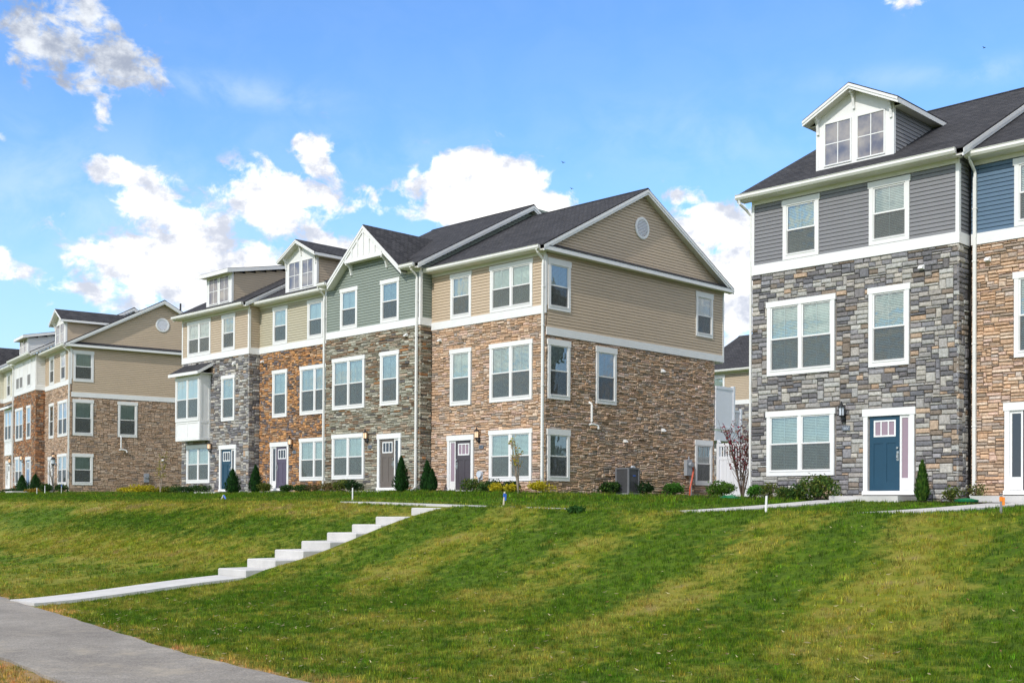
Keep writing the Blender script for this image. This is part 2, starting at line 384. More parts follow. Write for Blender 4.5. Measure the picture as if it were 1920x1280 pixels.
PAL = {
 'gray': [((.150, .145, .152), 4.), ((.385, .37, .335), 4.6), ((.325, .31, .29), 5), ((.22, .18, .145), 2.6), ((.42, .31, .22), 1.2), ((.175, .17, .176), 3), ((.44, .42, .38), 2.2), ((.25, .24, .245), 3.4)],
 'tan': [((.55, .38, .255), 5), ((.50, .335, .22), 4), ((.59, .45, .335), 4), ((.43, .31, .22), 2.5), ((.32, .26, .21), 1.3), ((.57, .41, .325), 3), ((.49, .40, .335), 1.8)],
 'sage': [((.36, .345, .275), 6), ((.30, .285, .225), 4), ((.42, .40, .33), 4), ((.22, .155, .105), 2.2), ((.36, .19, .09), .7), ((.30, .255, .20), 3), ((.43, .33, .24), 1.6), ((.13, .12, .115), 1)],
 'orange': [((.48, .25, .11), 3.0), ((.38, .215, .12), 3), ((.24, .15, .095), 3), ((.16, .135, .135), 2.5), ((.44, .30, .19), 2), ((.30, .24, .21), 1.6), ((.52, .28, .12), 2)],
 'rust': [((.40, .19, .09), 4), ((.30, .16, .09), 4), ((.20, .13, .09), 3), ((.44, .29, .18), 2.5), ((.26, .22, .19), 1.5)],
 'brown': [((.48, .34, .24), 5), ((.42, .29, .20), 4), ((.53, .40, .30), 4), ((.32, .25, .20), 1.6), ((.52, .37, .27), 2)],
}
SIZES = {'gray': (.068, [1, 2, 4], [.22, .72, .06], .20, .50), 'tan': (.046, [1, 2, 3], [.28, .58, .14], .16, .52), 'sage': (.053, [1, 2], [.60, .40], .14, .60),
         'orange': (.053, [1, 2, 3], [.35, .45, .20], .12, .42), 'rust': (.053, [1, 2, 3], [.35, .45, .20], .14, .46), 'brown': (.046, [1, 2, 3], [.28, .58, .14], .16, .52)}
def stones(parent, fr, u0, u1, z0, z1, ops, kind, single=0, seed=1, simple=False):
    rnd = random.Random(seed); ch, hs, hw, wmin, wmax = SIZES[kind]; cw = .04
    nr, nc = int((z1-z0)/ch), int(round((u1-u0)/cw)); cwx = (u1-u0)/nc; chx = (z1-z0)/nr
    occ = np.zeros((nr, nc), bool)
    for a, b, c, d in ops:
        i0, i1 = int(math.ceil((c-z0)/chx-.35)), int((d-z0)/chx+.35); j0, j1 = int(math.ceil((a-u0)/cwx-.4)), int((b-u0)/cwx+.4)
        occ[max(i0, 0):max(i1, 0), max(j0, 0):max(j1, 0)] = True
    L = []
    for i in range(nr):
        j = 0
        while j < nc:
            if occ[i, j]: j += 1; continue
            h = rnd.choices(hs, hw)[0]; w = int(rnd.uniform(wmin, wmax)/cwx*(1. if h < 3 else (.62 if h == 3 else .85)))
            w = max(2, w); h = min(h, nr-i)
            k = 0
            while k < w and j+k < nc and not occ[i, j+k]: k += 1
            rem = 0
            while j+k+rem < nc and not occ[i, j+k+rem] and rem < 3: rem += 1
            if rem < 3: k += rem
            while h > 1 and occ[i:i+h, j:j+k].any(): h -= 1
            occ[i:i+h, j:j+k] = True
            L.append((u0+j*cwx, u0+(j+k)*cwx, z0+i*chx, z0+(i+h)*chx)); j += k
    cols, wts = zip(*PAL[kind])
    order = sorted(range(len(L)), key=lambda n: -(L[n][1]-L[n][0])*(L[n][3]-L[n][2])) if single else []
    solo = set(order[:single]); J = MB(fr).mat('stone')
    g = .0065
    for n, (a, b, c, d) in enumerate(L):
        m = MB(fr).mat('stone') if n in solo else J
        cc = rnd.choices(cols, wts)[0]; k = rnd.uniform(.84, 1.18); t = rnd.uniform(-.04, .04)
        m.col = (cc[0]*k*(1+t), cc[1]*k, cc[2]*k*(1-t))
        a += g; b -= g; c += g; d -= g; f = rnd.uniform(-.016, .016); h_ok = kind in ('tan', 'brown', 'orange', 'rust', 'sage')
        if simple:
            e = .006; jz = rnd.uniform(-.004, .004)
            m.add([(a, .045, c), (b, .045, c), (b, .045, d), (a, .045, d), (a+e, f, c+e+jz), (b-e, f+rnd.uniform(-.006, .006), c+e), (b-e, f, d-e+jz), (a+e, f+rnd.uniform(-.006, .006), d-e)],
                  [(4, 5, 6, 7), (0, 1, 5, 4), (1, 2, 6, 5), (2, 3, 7, 6), (3, 0, 4, 7)])
        else:
            J1 = lambda s_: rnd.uniform(-s_, s_); e = min(.026, (d-c)*.24)
            q_ = .006 if h_ok else .003; c += J1(q_); d += J1(q_); mid = [(a+J1(.006), f+.024, c+J1(q_)), (b+J1(.006), f+.024, c+J1(q_)), (b+J1(.006), f+.024, d+J1(q_)), (a+J1(.006), f+.024, d+J1(q_))]
            fr4 = [(a+e+J1(.006), f+J1(.006), c+e+J1(.005)), (b-e+J1(.006), f+J1(.006), c+e+J1(.005)), (b-e+J1(.006), f+J1(.006), d-e+J1(.005)), (a+e+J1(.006), f+J1(.006), d-e+J1(.005))]
            bk = [(a, .05, c), (b, .05, c), (b, .05, d), (a, .05, d)]
            m.add(bk+mid+fr4, [(0, 1, 5, 4), (1, 2, 6, 5), (2, 3, 7, 6), (3, 0, 4, 7), (4, 5, 9, 8), (5, 6, 10, 9), (6, 7, 11, 10), (7, 4, 8, 11), (8, 9, 10, 11)])
        if n in solo: m.build('stone', parent)
    if J.f: J.build('stone_veneer', parent, kind='stuff')

# ------------------------------------------------------------------ windows (shared meshes)
WCACHE = {}
def window_meshes(w, h, pair, tilt, head=.17, screen=True):
    key = (round(w, 2), round(h, 2), pair, tilt, head, screen)
    if key in WCACHE: return WCACHE[key]
    D = []
    cs = .12; sill = .155
    m = MB().mat('white_trim')
    m.box(-.035, w+.035, -.038, .05, h-head, h)                           # head board with ears
    m.box(0, cs, -.03, .05, 0, h-head); m.box(w-cs, w, -.03, .05, 0, h-head)
    m.box(cs, w-cs, -.03, .05, 0, sill); m.box(cs-.01, w-cs+.01, -.044, -.03, sill-.03, sill)
    bays = [(cs, w-cs)]
    if pair:
        mw = .105; mid = w/2; m.box(mid-mw/2, mid+mw/2, -.03, .05, sill, h-head); bays = [(cs, mid-mw/2), (mid+mw/2, w-cs)]
    D.append(('', m.mesh('window')))
    z0, z1 = sill, h-head; zm = z0+(z1-z0)*.485
    for a, b in bays:
        s_ = MB().mat('white_trim'); fw = .042                              # lower sash nearer the room, upper sash outside
        for zz0, zz1, dd in ((z0, zm+.02, .004), (zm-.005, z1, -.008)):
            s_.box(a, a+fw, dd, dd+.035, zz0, zz1); s_.box(b-fw, b, dd, dd+.035, zz0, zz1)
            s_.box(a+fw, b-fw, dd+.001, dd+.034, zz0, zz0+fw); s_.box(a+fw, b-fw, dd+.001, dd+.034, zz1-fw*.9, zz1)
        D.append(('sash', s_.mesh('sash')))
        p = MB().mat('window_glass'); p.quad((a+fw, .005, zm), (b-fw, .005, zm), (b-fw, .005, z1-fw), (a+fw, .005, z1-fw)); D.append(('pane', p.mesh('pane')))
        p = MB().mat('window_glass'); p.quad((a+fw, .018, z0+fw), (b-fw, .018, z0+fw), (b-fw, .018, zm), (a+fw, .018, zm)); D.append(('pane', p.mesh('pane')))
        c = (a+b)/2
        p = MB().mat('muntin'); p.box(c-.009, c+.009, .008, .014, zm+.02, z1-fw); p.box(c-.009, c+.009, .020, .026, z0+fw, zm); D.append(('muntin', p.mesh('muntin')))
        if screen:
            p = MB().mat('insect_screen'); p.quad((a+.02, -.003, z0+.02), (b-.02, -.003, z0+.02), (b-.02, -.003, zm), (a+.02, -.003, zm)); D.append(('screen', p.mesh('screen')))
        p = MB().mat('blind_white'); zz = z0+fw; dy, dz = .022*math.cos(R(tilt)), .022*math.sin(R(tilt))
        while zz < z1-fw:
            p.quad((a+fw+.005, .043-dy*.5, zz), (b-fw-.005, .043-dy*.5, zz), (b-fw-.005, .043+dy*.5, zz+dz*1.75), (a+fw+.005, .043+dy*.5, zz+dz*1.75)); zz += .046
        D.append(('blind', p.mesh('blind')))
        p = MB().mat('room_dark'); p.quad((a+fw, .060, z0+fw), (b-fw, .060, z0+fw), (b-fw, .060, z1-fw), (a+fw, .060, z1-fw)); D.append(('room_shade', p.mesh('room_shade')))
    WCACHE[key] = D; return D
def window(parent, fr, u0, u1, z0, z1, tilt=None, head=.17):
    tilt = tilt or random.choice((58, 64, 70, 76)); side = fr is SIDE
    D = window_meshes(u1-u0, z1-z0, u1-u0 > 1.6, tilt, head)
    x, y, z = fr(u0, 0, z0)
    w = link('window', D[0][1], parent, (x, y, z-ZB), R(90) if side else 0.)
    for n, me in D[1:]: link(n, me, w)
    return w

def door(parent, u0, zb, zt, mat, light_left, glass, lamp_x, plaque_x, glow=True, numerals=None, plaque='plaque_gray'):
    """door casing u0..u0+1.5"""
    w = 1.5; m = MB().mat('white_trim')
    m.box(u0-.03, u0+w+.03, -.040, .05, zt-.21, zt); m.box(u0, u0+.13, -.03, .05, zb, zt-.21); m.box(u0+w-.13, u0+w, -.03, .05, zb, zt-.21)
    m.box(u0-.02, u0+w+.02, -.06, .05, zb-.02, zb+.09)
    ds = u0+.13+(.34 if light_left else .04); de = ds+.91
    ls, le = (u0+.13, ds) if light_left else (de, u0+w-.13)
    m.box(*((ds-.05, ds) if light_left else (de, de+.05)), .0, .05, zb+.09, zt-.21)
    c = m.build('door_casing', parent)
    h0, h1 = zb+.10, zt-.21
    d = MB().mat(mat); d.box(ds, de, .035, .055, h0, h1)
    # raised stiles and rails leave the panels sunken
    for a, b, c0, c1 in ((ds, ds+.13, h0, h1), (de-.13, de, h0, h1), (ds+.13, de-.13, h0, h0+.24), (ds+.13, de-.13, h1-.12, h1), (ds+.13, de-.13, h1-.76, h1-.58), ((ds+de)/2-.055, (ds+de)/2+.055, h0+.24, h1-.76)):
        d.box(a+.0005, b-.0005, .022, .036, c0, c1)
    D = d.build('door', parent)
    g = MB().mat('muntin'); a, b, c0, c1 = ds+.13, de-.13, h1-.58, h1-.12
    for q in ((a, a+.045, c0, c1), (b-.045, b, c0, c1), (a+.045, b-.045, c0, c0+.045), (a+.045, b-.045, c1-.045, c1)): g.box(q[0], q[1], .012, .034, q[2], q[3])
    for k in (1, 2): x = a+(b-a)*k/3; g.box(x-.016, x+.016, .013, .034, c0+.045, c1-.045)
    g.build('window_frame', D, loc=(0, 0, 0))
    g = MB().mat(glass); g.box(a+.04, b-.04, .030, .034, c0+.04, c1-.04); g.build('pane', D, loc=(0, 0, 0))
    hx = ds+.07 if light_left else de-.07
    k = MB().mat('nickel'); k.tube([(hx, .02, h0+1.02), (hx, -.045, h0+1.0), (hx, -.05, h0+.9), (hx, .02, h0+.86)], .012, 8); k.tube([(hx, .022, h0+1.17), (hx, -.02, h0+1.17)], .032, 10); k.box(hx-.03, hx+.03, .012, .022, h0+.82, h0+1.08)
    k.build('handle', D, loc=(0, 0, 0))
    s_ = MB().mat('white_trim'); f = .055
    s_.box(ls, ls+f, .01, .05, h0, h1); s_.box(le-f, le, .01, .05, h0, h1); s_.box(ls+f, le-f, .011, .049, h0, h0+.34); s_.box(ls+f, le-f, .011, .049, h1-.08, h1)
    sl = s_.build('sidelight', parent)
    g = MB().mat(glass); g.box(ls+f, le-f, .028, .032, h0+.34, h1-.08); g.build('pane', sl, loc=(0, 0, 0))
    # carriage lantern
    z = zt-.04; x = lamp_x
    m = MB().mat('black_metal'); m.box(x-.055, x+.055, -.02, .02, z-.30, z-.08); m.tube([(x, -.01, z-.22), (x, -.06, z-.26), (x, -.13, z-.22), (x, -.14, z-.14)], .028, 8)
    m.lathe(x, -.14, [(.02, z-.16), (.075, z-.13), (.085, z-.105)], 6)
    for j in range(6): a = 6.2832*j/6; m.box(x+.083*math.cos(a)-.007, x+.083*math.cos(a)+.007, -.14+.083*math.sin(a)-.007, -.14+.083*math.sin(a)+.007, z-.105, z+.13)
    m.lathe(x, -.14, [(.12, z+.125), (.118, z+.14), (.05, z+.21), (.022, z+.23), (.018, z+.255), (.026, z+.27), (.004, z+.30)], 6)
    L = m.build('wall_lamp', parent)
    g = MB().mat('lamp_glow' if glow else 'glass_lamp_cool'); g.lathe(x, -.14, [(.074, z-.105), (.078, z+.125)], 6); g.build('lamp_glass', L, loc=(0, 0, 0))
    # number plaque
    px, pz = plaque_x, zt-.50
    m = MB().mat(plaque); m.box(px-.12, px+.12, -.035, .0, pz-.07, pz+.07)
    Pq = m.build('number_plaque', parent)
    m = MB().mat('glass_lamp_cool')
    for q in ((-.115, .115, .058, .062), (-.115, .115, -.062, -.058), (-.115, -.111, -.058, .058), (.111, .115, -.058, .058)): m.box(px+q[0], px+q[1], -.039, -.035, pz+q[2], pz+q[3])
    if numerals:
        SEG = {'0': 'abcdef', '1': 'bc', '2': 'abged', '5': 'afgcd', '6': 'afgedc', '8': 'abcdefg'}
        for n, ch in enumerate(numerals):
            cx = px-.072+n*.048; w_, h_, t_ = .017, .036, .0045
            sg = {'a': (-w_, w_, h_-t_, h_+t_), 'g': (-w_, w_, -t_, t_), 'd': (-w_, w_, -h_-t_, -h_+t_), 'f': (-w_-t_, -w_+t_, 0, h_), 'e': (-w_-t_, -w_+t_, -h_, 0), 'b': (w_-t_, w_+t_, 0, h_), 'c': (w_-t_, w_+t_, -h_, 0)}
            for q in SEG[ch]: a, b, c0, c1 = sg[q]; m.box(cx+a, cx+b, -.040, -.036, pz+c0, pz+c1)
    m.build('numerals', Pq, loc=(0, 0, 0))

def vent_hood(parent, fr, u, z, s=.075):
    m = MB(fr).mat('white_trim'); m.box(u-s, u+s, -.03, .03, z-s*.8, z+s*.8)
    m.prism([(-.02, z+s*.75), (-.10, z+s*.2), (-.13, z-s*.6), (-.02, z-s*.6)], 'x', u-s*.85, u+s*.85)
    m.build('vent_hood', parent)

SL, EY, EZ = .53, -.38, 9.46
def roof_z(y): return EZ+SL*(y-EY)
def downspout(parent, x, ys=-.07, top=9.36, bot=.38, from_y=-.43):
    m = MB().mat('gutter_white'); a = .042
    m.tube([(x, from_y, top), (x, from_y, top-.06), (x, from_y+.06, top-.14), (x, ys-.03, top-.34), (x, ys, top-.42), (x, ys, top-.6)], a, 8)
    m.box(x-a, x+a, ys-.038, ys+.038, bot+.12, top-.5)
    m.tube([(x, ys, bot+.18), (x, ys, bot+.1), (x, ys-.10, bot+.02), (x, ys-.22, bot-.01)], a, 8)
    for z in (2.2, 4.4, 6.6, 8.0): m.box(x-a-.018, x+a+.018, ys-.045, ys+.05, z, z+.03)
    m.build('downspout', parent)

def bracket(m, x, y, z, h=.42, p=.30):
    """knee bracket under a gable: foot on the wall, arm to the fascia"""
    m.prism([(y, z-h), (y, z), (y-p, z), (y-p, z-.06), (y-p*.72, z-.10), (y-p*.42, z-h*.42), (y-p*.22, z-h*.85), (y-p*.22, z-h)], 'x', x-.035, x+.035)

def dormer(parent, xc, yf, zb, zt, zr, w, gable=True, mat='siding_tan', joined=False, side_z=None):
    """dormer face at depth yf from zb; eave height zt; ridge zr"""
    h = w/2; sl = .51
    m = MB().mat('white_trim')
    if gable: m.prism([(xc-h, zb), (xc+h, zb), (xc+h, zr-.51*h-.14), (xc, zr-.14), (xc-h, zr-.51*h-.14)], 'y', yf, yf+.08)
    else: m.prism([(xc-h, zb), (xc+h, zb), (xc+h, zt), (xc-h, zt)], 'y', yf, yf+.08)
    yb = EY+(zt-EZ)/(SL if gable else SL-.19)
    D = m.build('dormer', parent)
    for sx in (-1, 1):
        x = xc+sx*h
        # side wall follows the roof
        s_ = MB().mat(mat); y1 = EY+(zt-EZ)/SL if gable else yb
        zt1 = zt if gable else roof_z(yb)
        z = zb-.05; J = MB().mat(mat)
        while z < (zt1 if not gable else zt):
            ya, ybk = yf+.10, EY+(z-.1-EZ)/SL+.35
            if not gable and z > zt-.1: ya = max(ya, yf+(z-zt+.1)/.19)
            if ybk > ya+.05:
                q = MB().mat(mat) if not joined else J
                xo, xi, xm = (x+sx*.012, x-sx*.04, x+sx*-.006)
                ps = [(xo, z), (xm, z+PLANK), (xi, z+PLANK), (xi, z)]
                if sx < 0: ps = ps[::-1]
                q.prism(ps, 'y', ya, ybk)
                if not joined: q.build('siding_plank', D, loc=(0, 0, 0))
            z += PLANK
        if joined and J.f: J.build('siding_planks', D, loc=(0, 0, 0), kind='stuff')
        t = MB().mat('white_trim'); t.box(min(x-sx*.06, x+sx*.018), max(x-sx*.06, x+sx*.018), yf-.012, yf+.10, zb, zt); t.build('corner_board', D, loc=(0, 0, 0))
    fy = yf-.34
    if gable:
        yr = EY+(zr-EZ)/SL+.3; hw = h+.29; ze = zr-.51*hw; ye = EY+(ze-EZ)/SL+.3
        for sx in (-1, 1):
            rf = MB().mat('shingle_y')
            a, b, c, d = (xc, fy, zr), (xc, yr, zr), (xc+sx*hw, ye, ze), (xc+sx*hw, fy, ze)
            lo = [(p[0], p[1], p[2]-.04) for p in (a, b, c, d)]
            vs = [a, b, c, d]+lo; fs = [(0, 1, 2, 3), (4, 7, 6, 5), (0, 3, 7, 4), (3, 2, 6, 7), (2, 1, 5, 6)]
            if sx > 0: fs = [f[::-1] for f in fs]
            rf.add(vs, fs); rf.build('dormer_roof', D, loc=(0, 0, 0))
            tr = MB().mat('white_trim')
            for off, dep, th in ((.035, .15, .03), (.035, .075, .05)):
                p = [(xc, zr-off), (xc+sx*hw, ze-off), (xc+sx*hw, ze-off-dep), (xc, zr-off-dep)]
                tr.prism(p if sx < 0 else p[::-1], 'y', fy-th+.03, fy+.03)
            tr.box(min(xc+sx*hw, xc+sx*(hw-.03)), max(xc+sx*hw, xc+sx*(hw-.03)), fy+.03, ye-.15, ze-.17, ze-.035)
            tr.mat('soffit'); p = [(xc, zr-.12), (xc+sx*(hw-.03), ze-.12), (xc+sx*(hw-.03), ze-.15), (xc, zr-.15)]
            tr.prism(p if sx < 0 else p[::-1], 'y', fy+.03, yf-.001)
            tr.box(min(xc+sx*(hw-.03), xc+sx*(h+.0)), max(xc+sx*(hw-.03), xc+sx*(h+.0)), yf, ye-.15, ze-.165, ze-.14)
            tr.build('rake_board', D, loc=(0, 0, 0))
        for bx, bz in ((xc, zr-.20), (xc-h+.06, ze+.05), (xc+h-.06, ze+.05)):
            br = MB().mat('white_trim'); bracket(br, bx, yf, bz, .50, .26); br.build('bracket', D, loc=(0, 0, 0))
    else:
        yr = 7.2; zz0 = zt+.02
        hw = h+.2; s2 = .19; yr = (zz0-s2*(fy) - (EZ-SL*EY))/(SL-s2)   # where the low-pitched roof meets the main roof
        zr_ = roof_z(yr)
        rf = MB().mat('shingle_x'); rf.prism([(fy, zz0+.12), (yr, zr_+.12), (yr, zr_+.02), (fy, zz0+.08)], 'x', xc-hw, xc+hw); rf.build('dormer_roof', D, loc=(0, 0, 0))
        tr = MB().mat('white_trim'); tr.box(xc-hw, xc+hw, fy-.02, fy+.01, zz0-.08, zz0+.10)
        for sx in (-1, 1):
            x = xc+sx*(hw+.005); tr.prism([(fy, zz0+.10), (yr-.2, zr_+.04), (yr-.2, zr_-.10), (fy, zz0-.08)], 'x', min(x, x-sx*.03), max(x, x-sx*.03))
        tr.mat('soffit'); tr.box(xc-hw+.03, xc+hw-.03, fy+.01, yf, zz0-.06, zz0-.03)
        tr.build('fascia', D, loc=(0, 0, 0))
    # two square sashes with a cross of muntins
    for k in (-1, 1):
        cx = xc+k*w*.215; a, b = cx-w*.165, cx+w*.165; c0, c1 = zb+.16, min(zt-.03, zb+1.38)
        g = MB().mat('dormer_glass'); g.box(a, b, yf-.008, yf-.002, c0, c1); g.build('pane', D, loc=(0, 0, 0))
        g = MB().mat('white_trim'); f = .04
        g.box(a-f, a, yf-.03, yf-.002, c0-f, c1+f); g.box(b, b+f, yf-.03, yf-.002, c0-f, c1+f); g.box(a, b, yf-.03, yf-.002, c0-f, c0); g.box(a, b, yf-.03, yf-.002, c1, c1+f)
        g.box((a+b)/2-.014, (a+b)/2+.014, yf-.016, yf-.009, c0, c1); g.box(a, (a+b)/2-.014, yf-.015, yf-.009, (c0+c1)/2-.014, (c0+c1)/2+.014); g.box((a+b)/2+.014, b, yf-.015, yf-.009, (c0+c1)/2-.014, (c0+c1)/2+.014)
        g.build('sash', D, loc=(0, 0, 0))
    return D

def house(label, X0, Y0, rot, dz, Wd, siding, stone, proud, third, second, ground, doorspec, *, gable_end=False, open_left=False, rake=False, dorm=None, cross=False,
          spouts=(), vents=(), near=0, far=False, seed=1, bay=None, side_siding=None, siding3='planks', stoop=True, group='stone and siding townhouses in rows', no_stone=False):
    H = bpy.data.objects.new('townhouse', None); COL.objects.link(H)
    H.location = (X0, Y0, dz+ZB); H.rotation_euler = (0, 0, rot); H['label'] = label; H['category'] = 'townhouse'; H['group'] = group; H['_h'] = 1
    side_siding = side_siding or siding
    ry = 5.59+(.59 if proud else 0); yr2 = 2*ry-EY; zr = roof_z(ry); dep = 11.2+(.59 if proud else 0)
    xr = .28 if (gable_end or rake) else 0; xl = -Wd-(.28 if open_left else 0)
    # body
    m = MB().mat('mortar'); m.box(-Wd, -.06 if (gable_end or proud) else 0, .062, dep-.7, -.3, 7.06)
    m.build('masonry_wall', H)
    m = MB().mat(siding); m.prism([(.046, 7.05), (.046, 9.28), (ry, zr-.20), (dep-.05, 9.28), (dep-.05, 6.4 if gable_end else 7.05)], 'x', -Wd, -.046 if (gable_end or rake or proud) else 0)
    m.build('upper_wall', H)
    # front: third floor siding between corner boards
    ops3 = [(a, b, 7.34, 9.14) for a, b in third]
    if siding3 == 'planks': planks(H, FRONT, -Wd+(.09 if proud or open_left else .0), -.09 if proud or gable_end else 0, 7.36, 9.18, ops3, siding, far)
    else:
        m = MB().mat('siding_white'); m.box(-Wd, 0, .0, .046, 7.36, 9.18); m.build('board_wall', H)
        x = -Wd+.3
        while x < -.1:
            if not any(a-.04 < x < b+.04 for a, b in third): q = MB().mat('siding_white'); q.box(x-.022, x+.022, -.02, .0, 7.36, 9.18); q.build('batten', H)
            x += .40
    m = MB().mat('white_trim'); rt = .59 if proud else 0
    m.box(-Wd, 0 if not (proud or gable_end) else .022, -.022, .05, 7.06, 7.36)
    if proud: m.box(-.02, .022, .05, .62, 7.06, 7.36)
    m.build('band_board', H)
    m = MB().mat('white_trim')
    if proud or gable_end: m.box(-.09, .012, -.014, .046, 7.36, 9.18); m.box(-.03, .012, .046, .10, 7.36, 9.18)
    if m.f: m.build('corner_board', H); m = MB().mat('white_trim')
    if proud or open_left: m.box(-Wd-.01, -Wd+.09, -.014, .046, 7.36, 9.18)
    if m.f: m.build('corner_board', H)
    m = MB().mat('soffit')
    for a_, b_ in ([(-Wd, 0)] if not cross else [(-Wd, cross['x']-cross['h']), (cross['x']+cross['h'], 0)]): m.box(a_, b_, -.016, .05, 9.181, 9.30)
    m.build('frieze_board', H)
    for a, b in third: window(H, FRONT, a, b, 7.37, 9.14)
    for a, b in second:
        window(H, FRONT, a, b, 3.96, 6.18)
    for a, b in ground: window(H, FRONT, a, b, .97, 2.90)
    ops = [(a-.02, b+.02, 3.96, 6.2) for a, b in second]+[(a-.02, b+.02, .97, 2.92) for a, b in ground]
    if doorspec:
        d = doorspec; ops.append((d['x']-.01, d['x']+1.51, -.5, 2.82)); door(H, d['x'], d.get('zb', .42), 2.80, d['mat'], d['left'], d['glass'], d['lamp'], d['plq'], d.get('glow', True), d.get('num'), d.get('plaque', 'plaque_gray'))
        if stoop:
            m = MB().mat('concrete'); m.box(d['x']-.42, d['x']+1.6, -1.15, -.061, -.2, .36 if d.get('zb', .42) < .5 else d['zb']-.06); m.build('doorstep', H)
    if bay: ops.append((bay[0], bay[1], 3.05, 6.9))
    if not no_stone:
        if proud:
            stones(H, FRONT, -Wd, 0, .0, 7.05, ops, stone, near, seed, far)
            stones(H, SIDE, 0.0, .62, .0, 7.05, [], stone, 0, seed+1, far)
        else: stones(H, FRONT, -Wd, 0.0, .0, 7.05, ops, stone, near, seed, far)
    if proud:
        planks(H, SIDE, .10, .60, 7.36, 9.30, [], side_siding, far)
    if rake and not gable_end:
        planks(H, SIDE, .05, 2*ry, 9.30, zr, [], siding, far, lim=lambda z: (EY+(z+.12-EZ)/SL+.35, 2*ry-.2))
    if gable_end:
        gops = [(.15, 1.34, 7.22, 9.10), (9.18, 10.37, 7.22, 9.10)]
        planks(H, SIDE, .10, 11.2, 6.575, 9.30, gops, side_siding, far)
        planks(H, SIDE, .05, 2*ry, 9.60, zr, [], side_siding, far, lim=lambda z: (EY+(z+.06-EZ)/SL+.15, yr2-(z+.06-EZ)/SL-.15+0.0))
        g2 = [(.15, 1.34, 3.96, 6.15), (2.83, 4.01, 3.96, 6.15)]; g1 = [(.15, 1.34, .97, 2.87)]+([] if far else [(9.17, 10.36, .97, 2.87)])
        for a, b, c, d in gops+g2+g1: window(H, SIDE, a, b, c, d, head=.22 if not far else .20)
        stones(H, SIDE, 0.0, 10.56, .0, 6.27, [(a-.02, b+.02, c, d+.01) for a, b, c, d in g2+g1], stone, 0 if not near else 90, seed+5, far)
        m = MB(SIDE).mat('white_trim'); m.box(.05, 11.2, -.024, .05, 6.28, 6.57); m.build('band_board', H)
        m = MB(SIDE).mat('white_trim'); m.box(11.11, 11.21, -.014, .05, 6.57, 9.30); m.build('corner_board', H)
        m = MB().mat('soffit'); m.box(-Wd, -.03, 10.56, 11.2, 6.24, 6.28); m.build('overhang_soffit', H)
        # pent eave across the gable
        m = MB(SIDE).mat('white_trim'); m.box(EY, yr2, -.29, -.26, 9.29, 9.44); m.mat('soffit'); m.box(EY+.02, yr2-.02, -.26, .0, 9.29, 9.315)
        m.mat('shingle_x'); m.prism([(-.30, 9.445), (.0, 9.60), (.0, 9.57), (-.30, 9.425)], 'x', EY+.05, yr2-.05) if False else None
        P = m.build('pent_eave', H)
        m = MB().mat('shingle_y'); m.prism([(.30, 9.442), (.30, 9.462), (.0, 9.63), (.0, 9.46)], 'y', EY+.25, yr2-.25); m.build('pent_roof', H)
        # round louvre
        cy, cz, r = 5.55, 11.10, .44
        m = MB().mat('white_trim')
        n = 28; ring = [(math.cos(6.2832*k/n), math.sin(6.2832*k/n)) for k in range(n)]
        vs = []; fs = []
        for rr, xx in ((r, .0), (r, .035), (r-.035, .045), (r-.10, .045), (r-.11, .02)): vs += [(xx, cy+rr*c_, cz+rr*s_) for c_, s_ in ring]
        for i in range(4):
            for k in range(n): fs.append((i*n+k, i*n+(k+1) % n, (i+1)*n+(k+1) % n, (i+1)*n+k))
        m.add(vs, fs); V = m.build('gable_vent', H)
        z = cz-r+.13
        while z < cz+r-.12:
            hw_ = math.sqrt(max(0, (r-.11)**2-(z-cz)**2)); s_ = MB().mat('white_vinyl'); s_.prism([(.005, z+.045), (.03, z), (.034, z+.006), (.010, z+.052)], 'y', cy-hw_, cy+hw_); s_.build('louvre_slat', V, loc=(0, 0, 0)); z += .058
    # roof
    def slope(name, ya, za, yb, zb_, x0, x1, mt='shingle_x'):
        m = MB().mat(mt); m.prism([(ya, za+.02), (yb, zb_+.02), (yb, zb_-.03), (ya, za-.02)], 'x', x0, x1); return m.build(name, H)
    if not cross: slope('roof', EY-.03, EZ, ry, zr, xl, xr)
    else:
        m = MB().mat('shingle_x'); ca, cb = cross['x']-cross['h']+.0, cross['x']+cross['h']
        for a_, b_, y_ in ((xl, ca, EY-.03), (ca, cb, .42), (cb, xr, EY-.03)): z_ = roof_z(y_); m.prism([(y_, z_+.02), (ry, zr+.02), (ry, zr-.03), (y_, z_-.02)], 'x', a_, b_)
        m.build('roof', H)
    slope('roof', yr2+.03, EZ, ry, zr, xl, xr)
    m = MB().mat('shingle_x'); m.prism([(ry-.14, zr-.035), (ry, zr+.045), (ry+.14, zr-.035)], 'x', xl, xr); m.build('ridge_cap', H)
    for side, x in (('r', xr), ('l', xl)):
        if (side == 'r' and not xr) or (side == 'l' and not open_left): continue
        s_ = 1 if side == 'r' else -1
        m = MB().mat('white_trim')
        for yy in (EY, yr2):
            for off, dd, th in ((.028, .20, .0), (.028, .11, .02)):
                x0_, x1_ = (x-.03+th*.0, x+.001+th) if s_ > 0 else (x-.001-th, x+.03)
                m.prism([(yy, EZ-off), (ry, zr-off), (ry, zr-off-dd), (yy, EZ-off-dd)], 'x', x0_, x1_)
        m.mat('soffit')
        for yy in (EY, yr2): m.prism([(yy, EZ-.17), (ry, zr-.17), (ry, zr-.19), (yy, EZ-.19)], 'x', min(x-.03*s_, 0 if s_ > 0 else -Wd), max(x-.03*s_, 0 if s_ > 0 else -Wd))
        m.build('rake_board', H)
    gx = [(-Wd, 0)] if not cross else [(-Wd, cross['x']-cross['h']), (cross['x']+cross['h'], 0)]
